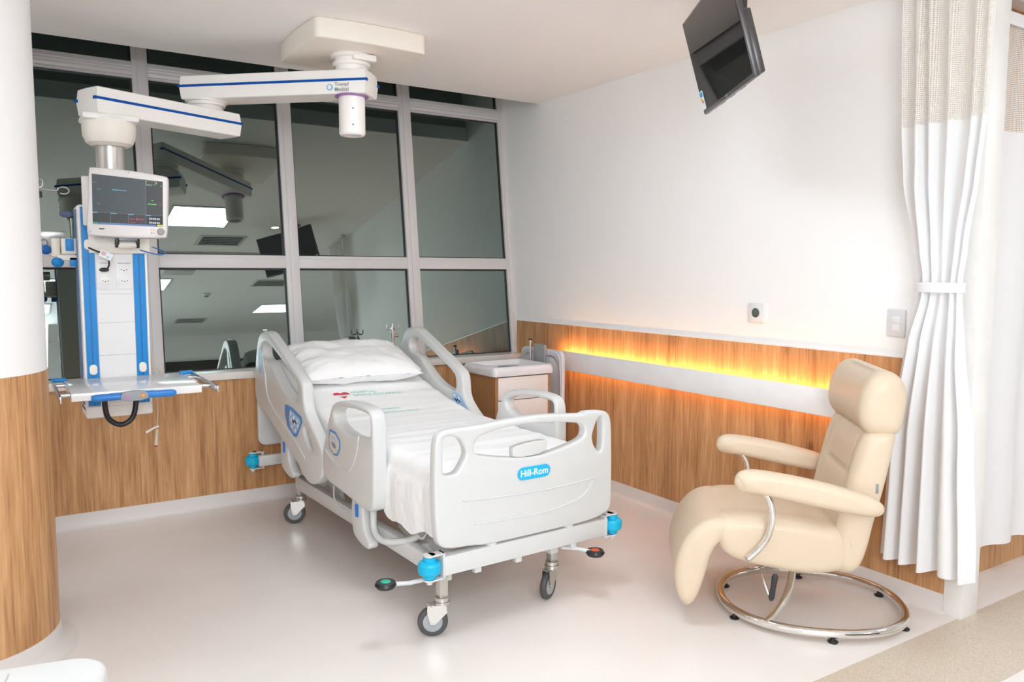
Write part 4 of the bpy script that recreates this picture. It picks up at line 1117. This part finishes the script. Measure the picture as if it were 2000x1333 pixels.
me = plate([[(p.x, p.y) for p in chaikin([Vector((*q, 0)) for q in [(-.055, -.020), (-.055, .012), (-.03, .024), (.03, .024), (.055, .012), (.055, -.020)]], 1)]], .020, .003)
MB(Mp @ frame((-2.968, -1.396, .955), (1, 0, 0), (0, 0, 1))).mesh(me).build('handle_control', GREYP, sh_)
MB(Mp).sphere((-2.996, -1.407, .953), .0065).build('brake_button', emis('lamp_magenta', (.8, .15, .6), .8), sh_)
MB(Mp).sphere((-2.935, -1.407, .957), .0075).build('brake_button', emis('lamp_orange', (1, .30, .01), 1.0), sh_)
MB(Mp).tube(smoothpath([(-3.045, -1.00, .945), (-3.048, -1.00, .87), (-3.035, -1.00, .80), (-2.985, -1.00, .765), (-2.935, -1.00, .79), (-2.915, -1.00, .86), (-2.915, -1.00, .945)]), .0125, 14).cyl((-3.046, -1.00, .895), (-3.045, -1.00, .94), .016, 16).build('cable_hose', BLACK, sh_)
# side clamp with blue knobs on the column's left
mb = MB(Mp)
mb.cyl((-3.205, -.72, 1.565), (-3.205, -.72, 1.650), .019, 20).box((-3.182, -.75, 1.575), (-3.118, -.69, 1.650), .004).box((-3.20, -.745, 1.545), (-3.116, -.70, 1.570), .003)
cl = mb.build('side_clamp', PENDC, pd_)
MB(Mp).box((-3.165, -.757, 1.590), (-3.130, -.748, 1.648), .002).build('clamp_plate', BLUE, cl)
MB(Mp).sphere((-3.200, -.735, 1.535), .027, (1, 1, .9)).build('clamp_knob', BLUE, cl)
MB(Mp).sphere((-3.245, -.71, 1.595), .024, (1, 1, .95)).build('clamp_knob', mat('knob_blue_dark', (.0, .12, .42), .4), cl)
MB(Mp).box((-3.150, -.745, 1.515), (-3.118, -.735, 1.560), .002).build('clamp_wedge', BLUE, cl)
# side fittings near the top of the column
MB(Mp).sphere((-3.158, -.76, 1.765), .022, (1.3, 1, .8)).build('side_knob', mat('knob_slate', (.09, .12, .22), .4), pd_)

# steel instrument box and drip stand left of the column
bx = thing('steel_box', (-3.225, -.62, 1.648), 'brushed steel box clamped beside the round column, left of the monitor', 'box')
MB().box((-.09, -.05, .0), (.07, .05, .038), .003).build('box_body', STEEL, bx)
MB().box((-.08, -.052, -.048), (.03, .03, .0), .003).build('box_bracket', ALU, bx)
MB(frame((-.025, -.054, -.018), (1, 0, 0), (0, 0, 1))).tube([(math.cos(a*PI/10)*.014, math.sin(a*PI/10)*.014, 0) for a in range(20)], .003, 8, closed=True).build('steel_ring', GREYP, bx)
iv = thing('drip_stand', (-3.30, -.66, 1.55), 'slim steel drip pole with looped hooks, mostly hidden by the round column', 'drip stand')
MB().cyl((0, 0, .0), (0, 0, .355), .006, 12).build('stand_pole', STEEL, iv)
loop = [(.142+.024*math.cos(a), 0, .335+.017*math.sin(a)) for a in [PI*1.0-PI*2*k/14*.85 for k in range(15)]]
MB().tube(smoothpath([(0, 0, .342), (.06, 0, .338), (.105, 0, .334)]+loop), .0035, 8).build('bag_hook', STEEL, iv)
MB().tube([(.045+.012*math.cos(2*PI*k/20), 0, .365+.020*math.sin(2*PI*k/20)) for k in range(20)], .003, 8, closed=True).build('bag_hook', STEEL, iv)
MB().box((.028, -.012, .295), (.052, .012, .325), .003).build('hook_knob', BLACK, iv)

# ------------------------------------------------------------------ patient monitor
MA = math.radians(-15)
mo = thing('patient_monitor', (-2.919, -1.0, 1.65), 'white patient monitor with a dark lit screen in front of the column', 'monitor')
e_ = Vector((math.cos(MA), math.sin(MA), 0))
MN = frame((0, -.02, .165), e_, (0, 0, 1))      # z out of the screen (towards -y)
outl = [(-.160, .150), (-.150, .157), (0, .150), (.168, .126), (.178, .118), (.172, 0), (.164, -.155), (.152, -.166), (0, -.166), (-.168, -.158), (-.180, -.148), (-.168, 0)]
def poly2(pts, it=1): return [(p.x, p.y) for p in chaikin([Vector((*q, 0)) for q in pts], it)]
MB(MN @ Matrix.Translation((0, 0, -.030))).mesh(plate([poly2(outl, 2)], .060, .010)).build('monitor_bezel', mat('monitor_white', (.72, .68, .66), .35), mo, 40)
MB(MN @ Matrix.Translation((-.012, -.004, -.085))).mesh(plate([rrect(.30, .27, .03, 5)], .06, .015)).build('monitor_back', mat('monitor_back_grey', (.60, .56, .54), .4), mo, 40)
scp = [(-.146, .126), (.154, .100), (.148, -.112), (-.150, -.104)]
SCRN = emis('screen_dark', (.10, .135, .17), .30)
scr = MB(MN @ Matrix.Translation((0, 0, .0005))).mesh(plate([scp], .001, 0)).build('screen', SCRN, mo, 0)
def q2(u, v):   # screen coordinates 0..1
    a = Vector(scp[3]).lerp(Vector(scp[2]), u); b = Vector(scp[0]).lerp(Vector(scp[1]), u); p = a.lerp(b, v); return (p.x, p.y)
def sq(u0, v0, u1, v1, m, nm='screen_graphic', dz=.0014): MB(MN @ Matrix.Translation((0, 0, dz))).mesh(plate([[q2(u0, v0), q2(u1, v0), q2(u1, v1), q2(u0, v1)]], .0003, 0)).build(nm, m, scr, 0)
LINE = emis('screen_line', (.32, .36, .40), .5); CY = emis('screen_cyan', (.15, .42, .65), .7); GR = emis('screen_green', (.10, .85, .12), 1.0)
RD = emis('screen_red', (.75, .06, .10), .8); WT = emis('screen_white', (.7, .75, .78), .8); YL = emis('screen_yellow', (.75, .80, .12), .7)
sq(.755, .0, 1, 1, emis('screen_darker', (.035, .04, .05), .3), dz=.0010); sq(0, 0, 1, .245, emis('screen_darker', (.03, .035, .05), .3), dz=.0010)
sq(.752, .04, .757, .98, LINE); sq(0, .243, 1, .248, LINE); sq(.248, .04, .252, .243, LINE); sq(.498, .04, .502, .243, LINE)
sq(0, .0, .08, .04, emis('screen_teal', (.12, .45, .35), .6)); sq(.085, .0, .90, .038, emis('screen_blue', (.14, .28, .62), .6)); sq(.915, .005, 1, .045, YL)
for k in range(8): sq(.085+k*.102, .0, .087+k*.102, .038, emis('screen_darker', (.03, .03, .05), .3), dz=.0018)
sq(.0, .225, .07, .243, CY); sq(.25, .225, .34, .243, CY); sq(.50, .225, .58, .243, CY); sq(.757, .225, .83, .243, CY); sq(.757, .880, .84, .893, CY)
sq(.28, .712, .48, .730, CY); sq(0, .832, .06, .838, CY)
for v in (.68, .385): sq(.082, v, .088, v+.045, CY); sq(.07, v+.038, .10, v+.043, CY); sq(.105, v+.022, .125, v+.030, CY)
for k in range(3): sq(.785+k*.042, .475, .82+k*.042, .492, GR)
sq(.835, .56, .865, .572, GR); sq(.905, .93, .915, .97, GR); sq(.965, .89, .98, .90, GR)
sq(.515, .135, .60, .146, RD); sq(.655, .135, .725, .146, RD); sq(.622, .11, .634, .17, RD); sq(.53, .065, .56, .078, RD); sq(.575, .065, .60, .078, RD); sq(.945, .50, .975, .507, RD); sq(.945, .465, .975, .470, RD)
sq(.76, .905, .765, .99, YL); sq(.765, .905, .89, .909, YL); sq(.765, .985, .89, .989, YL); sq(.888, .905, .892, .99, YL)
for k in range(3):
    for v in (.15, .065):
        sq(.80+k*.055, v, .845+k*.055, v+.035, WT); sq(.812+k*.055, v+.010, .833+k*.055, v+.025, emis('screen_darker', (.03, .03, .05), .3), dz=.0018)
MB(MN @ Matrix.Translation((.139, -.135, 0))).lathe([(.016, -.002), (.016, .008), (.013, .011), (.001, .011)], 28).build('selector_knob', mat('knob_grey', (.28, .26, .25), .35), mo)
MB(MN).box((-.125, -.128, -.001), (-.103, -.123, .001)).build('badge_mark', BLACK, mo, 0)
for (x, y, c) in ((.098, -.128, (.75, .55, .15)), (.108, -.128, (.8, .45, .35)), (.098, -.142, (.1, .5, .45)), (.108, -.142, (.8, .4, .35))):
    MB(MN).box((x-.003, y-.004, -.001), (x+.003, y+.004, .0015)).build('key_button', mat('key_%d' % int(x*1e4-y*1e4), c, .4), mo, 0)
MB(MN @ Matrix.Translation((0.005, .139, .0005))).tube([(.007*math.cos(2*PI*k/20), .007*math.sin(2*PI*k/20), 0) for k in range(20)], .0012, 6, closed=True).build('maker_ring', STEEL, mo)
MB(MN).tube([(-.167+.006*math.cos(a), -.136+.006*math.sin(a), .0005) for a in (-2.6, -1.8, -1.0, 0, .8, 1.4)], .0011, 6).build('badge_mark', CYAN, mo)
MB(MN).box((-.15, -.1675, -.055), (.15, -.1645, -.010)).build('vent_grille', GREYP, mo, 0)
MB(MN).box((-.200, -.110, -.095), (-.165, .120, -.040), .008).build('plug_in_module', mat('monitor_white', (.72, .68, .66)), mo)
# bracket under the monitor
mb = MB(); mb.box((-.155+.0, .165, -.07), (.115, .178, .030), .006)
mk = mb.build('mounting_plate', PENDC, mo)
MB().box((-.035, .05, -.045), (.035, .168, -.010), .006).cyl((-.05, .055, -.028), (.05, .055, -.028), .014, 18).build('tilt_joint', PENDC, mk)
for sg in (-1, 1): MB().cyl((sg*.052, .055, -.028), (sg*.040, .055, -.028), .018, 20).box((sg*.036, .030, -.032), (sg*.052, .060, .012), .003).build('joint_cap', BLACK, mk)
MB().box((-.04, .0, -.012), (.04, .06, .002), .003).build('monitor_foot', GREYP, mk)

# ------------------------------------------------------------------ cables
pc = thing('power_cord', (-3.01, -.86, 1.50), 'short black power cord with angled plug and paper tag on the service column', 'power cord')
Mk = at(pc)
MB(Mk).tube(smoothpath([(-3.075, -.84, 1.605), (-3.045, -.855, 1.590), (-3.015, -.87, 1.575), (-2.995, -.872, 1.550), (-2.992, -.868, 1.525), (-2.998, -.860, 1.508)]), .004, 8).build('cord', BLACK, pc)
MB(Mk).sphere((-3.012, -.845, 1.500), .017, (1.3, .9, .62)).build('plug', BLACK, pc)
tgm = frame((-3.005, -.880, 1.570), (.87, 0, -.45), (.45, 0, .87))
tg = MB(Mk @ tgm).box((-.028, -.017, -.0006), (.028, .017, .0006)).build('paper_tag', WHITEP, pc, 0)
MB(Mk @ tgm).tube([(-.012+.008*math.cos(2*PI*k/16), .002+.008*math.sin(2*PI*k/16), .001) for k in range(16)], .0012, 6, closed=True).build('tag_mark', RED, tg)
MB(Mk @ tgm).box((-.015, .001, .0007), (-.009, .0035, .0012)).build('tag_mark', RED, tg, 0)
MB(Mk @ tgm).box((.006, -.010, .0007), (.016, -.002, .0010)).build('tag_mark', TEAL, tg, 0)
tag(MB().tube(smoothpath([(-2.855, -.83, 1.600), (-2.82, -.845, 1.588), (-2.765, -.85, 1.575), (-2.735, -.84, 1.583), (-2.745, -.82, 1.597), (-2.79, -.80, 1.615)]), .0028, 8).build('sensor_cable', mat('cable_blue', (.0, .16, .50), .4)), 'thin blue looped cable hanging right of the monitor bracket', 'cable')
pcab = thing('patient_cable', (-2.79, -.76, .98), 'cream patient cable with small clip and red tipped plug beside the column', 'cable')
Mk = at(pcab); CREAM = mat('cable_cream', (.66, .56, .44), .45)
MB(Mk).tube(smoothpath([(-2.800, -.70, 1.085), (-2.795, -.70, 1.02), (-2.795, -.70, .985)]), .0045, 8).tube(smoothpath([(-2.795, -.70, .985), (-2.765, -.71, .99), (-2.76, -.71, .955), (-2.80, -.72, .935), (-2.815, -.72, .97), (-2.785, -.72, 1.0), (-2.755, -.72, .97), (-2.775, -.73, .895), (-2.805, -.73, .865), (-2.825, -.73, .90), (-2.80, -.73, .94)]), .0022, 6).tube(smoothpath([(-2.78, -.72, .94), (-2.782, -.72, .84), (-2.778, -.72, .76), (-2.785, -.72, .68)]), .0022, 6).build('cable_lead', CREAM, pcab)
MB(Mk).cyl((-2.785, -.72, .675), (-2.793, -.72, .590), .0055, 12, .0095).build('cable_plug', CREAM, pcab)
MB(Mk).cyl((-2.793, -.72, .590), (-2.794, -.72, .583), .0095, 12).build('plug_tip', mat('tip_red', (.5, .01, .04), .4), pcab)
MB(Mk).tube([(-2.778, -.725, .690), (-2.80, -.73, .684), (-2.84, -.735, .664)], .005, 8, radii=[.005, .0045, .0065]).build('cable_clip', PENDW, pcab)

# ------------------------------------------------------------------ corner of the white equipment trolley at bottom left
tr = thing('equipment_trolley', (-3.53, -3.72, 0), 'rounded white equipment trolley top cut off at the bottom left corner', 'trolley')
Mq = at(tr); tr.location = (-3.565, -3.73, 0); tr.rotation_euler = (0, 0, -.2)
TRM = mat('trolley_white', (.70, .70, .69), .35)
me = plate([rrect(.46, .34, .065, 10, -3.525, -3.665)], .05, .012)
MB(Mq @ Matrix.Translation((0, 0, .775))).mesh(me).build('trolley_top', TRM, tr, 40)
MB(Mq).box((-3.72, -3.80, .10), (-3.36, -3.53, .752), .02).build('trolley_body', TRM, tr)
MB(Mq).box((-3.4515, -3.82, .800), (-3.4485, -3.53, .8015)).build('lid_seam', mat('seam_grey', (.55, .5, .5), .5), tr, 0)
for k, c in enumerate(((.15, .25, .55), (.10, .45, .55), (.65, .08, .15), (.15, .30, .55))):
    MB(Mq).box((-3.333+k*.004, -3.70, .8003), (-3.330+k*.004, -3.665, .8010)).build('trolley_mark', mat('trk_%d' % k, c, .5), tr, 0)
for (x, y) in ((-3.68, -3.77), (-3.40, -3.77), (-3.68, -3.56), (-3.40, -3.56)):
    MB(Mq).cyl((x-.012, y, .045), (x+.012, y, .045), .045, 24).cyl((x, y, .045), (x, y, .11), .010).build('castor', RUBBER, tr)

# ------------------------------------------------------------------ furniture behind the camera, seen only mirrored in the window
DK = mat('chair_grey', (.10, .105, .11), .6)
def visitor_chair(x, y, rz, label):
    t = thing('office_chair', (x, y, 0), label, 'chair', rz, group='grey chairs at the back of the ward')
    MB()._add(*cushion([(-.25, .45), (-.25, .38), (.25, .38), (.27, .44), (.22, .47), (-.2, .47)], .24, .03, None, 60, 8)).build('seat', DK, t)
    MB()._add(*cushion([(-.22, .50), (-.25, .98), (-.30, 1.02), (-.33, .98), (-.30, .50), (-.26, .47)], .22, .02, None, 60, 8)).build('backrest', DK, t)
    for (a, b) in ((.2, .2), (.2, -.2), (-.2, .2), (-.2, -.2)): MB().cyl((a, b, 0), (a*.8, b*.8, .39), .012, 10).build('leg', ZINC, t)
visitor_chair(-.9, -8.9, 1.2, 'dark grey upholstered chair at the back of the ward, left one')
visitor_chair(.6, -8.8, 1.9, 'dark grey upholstered chair at the back of the ward, right one')
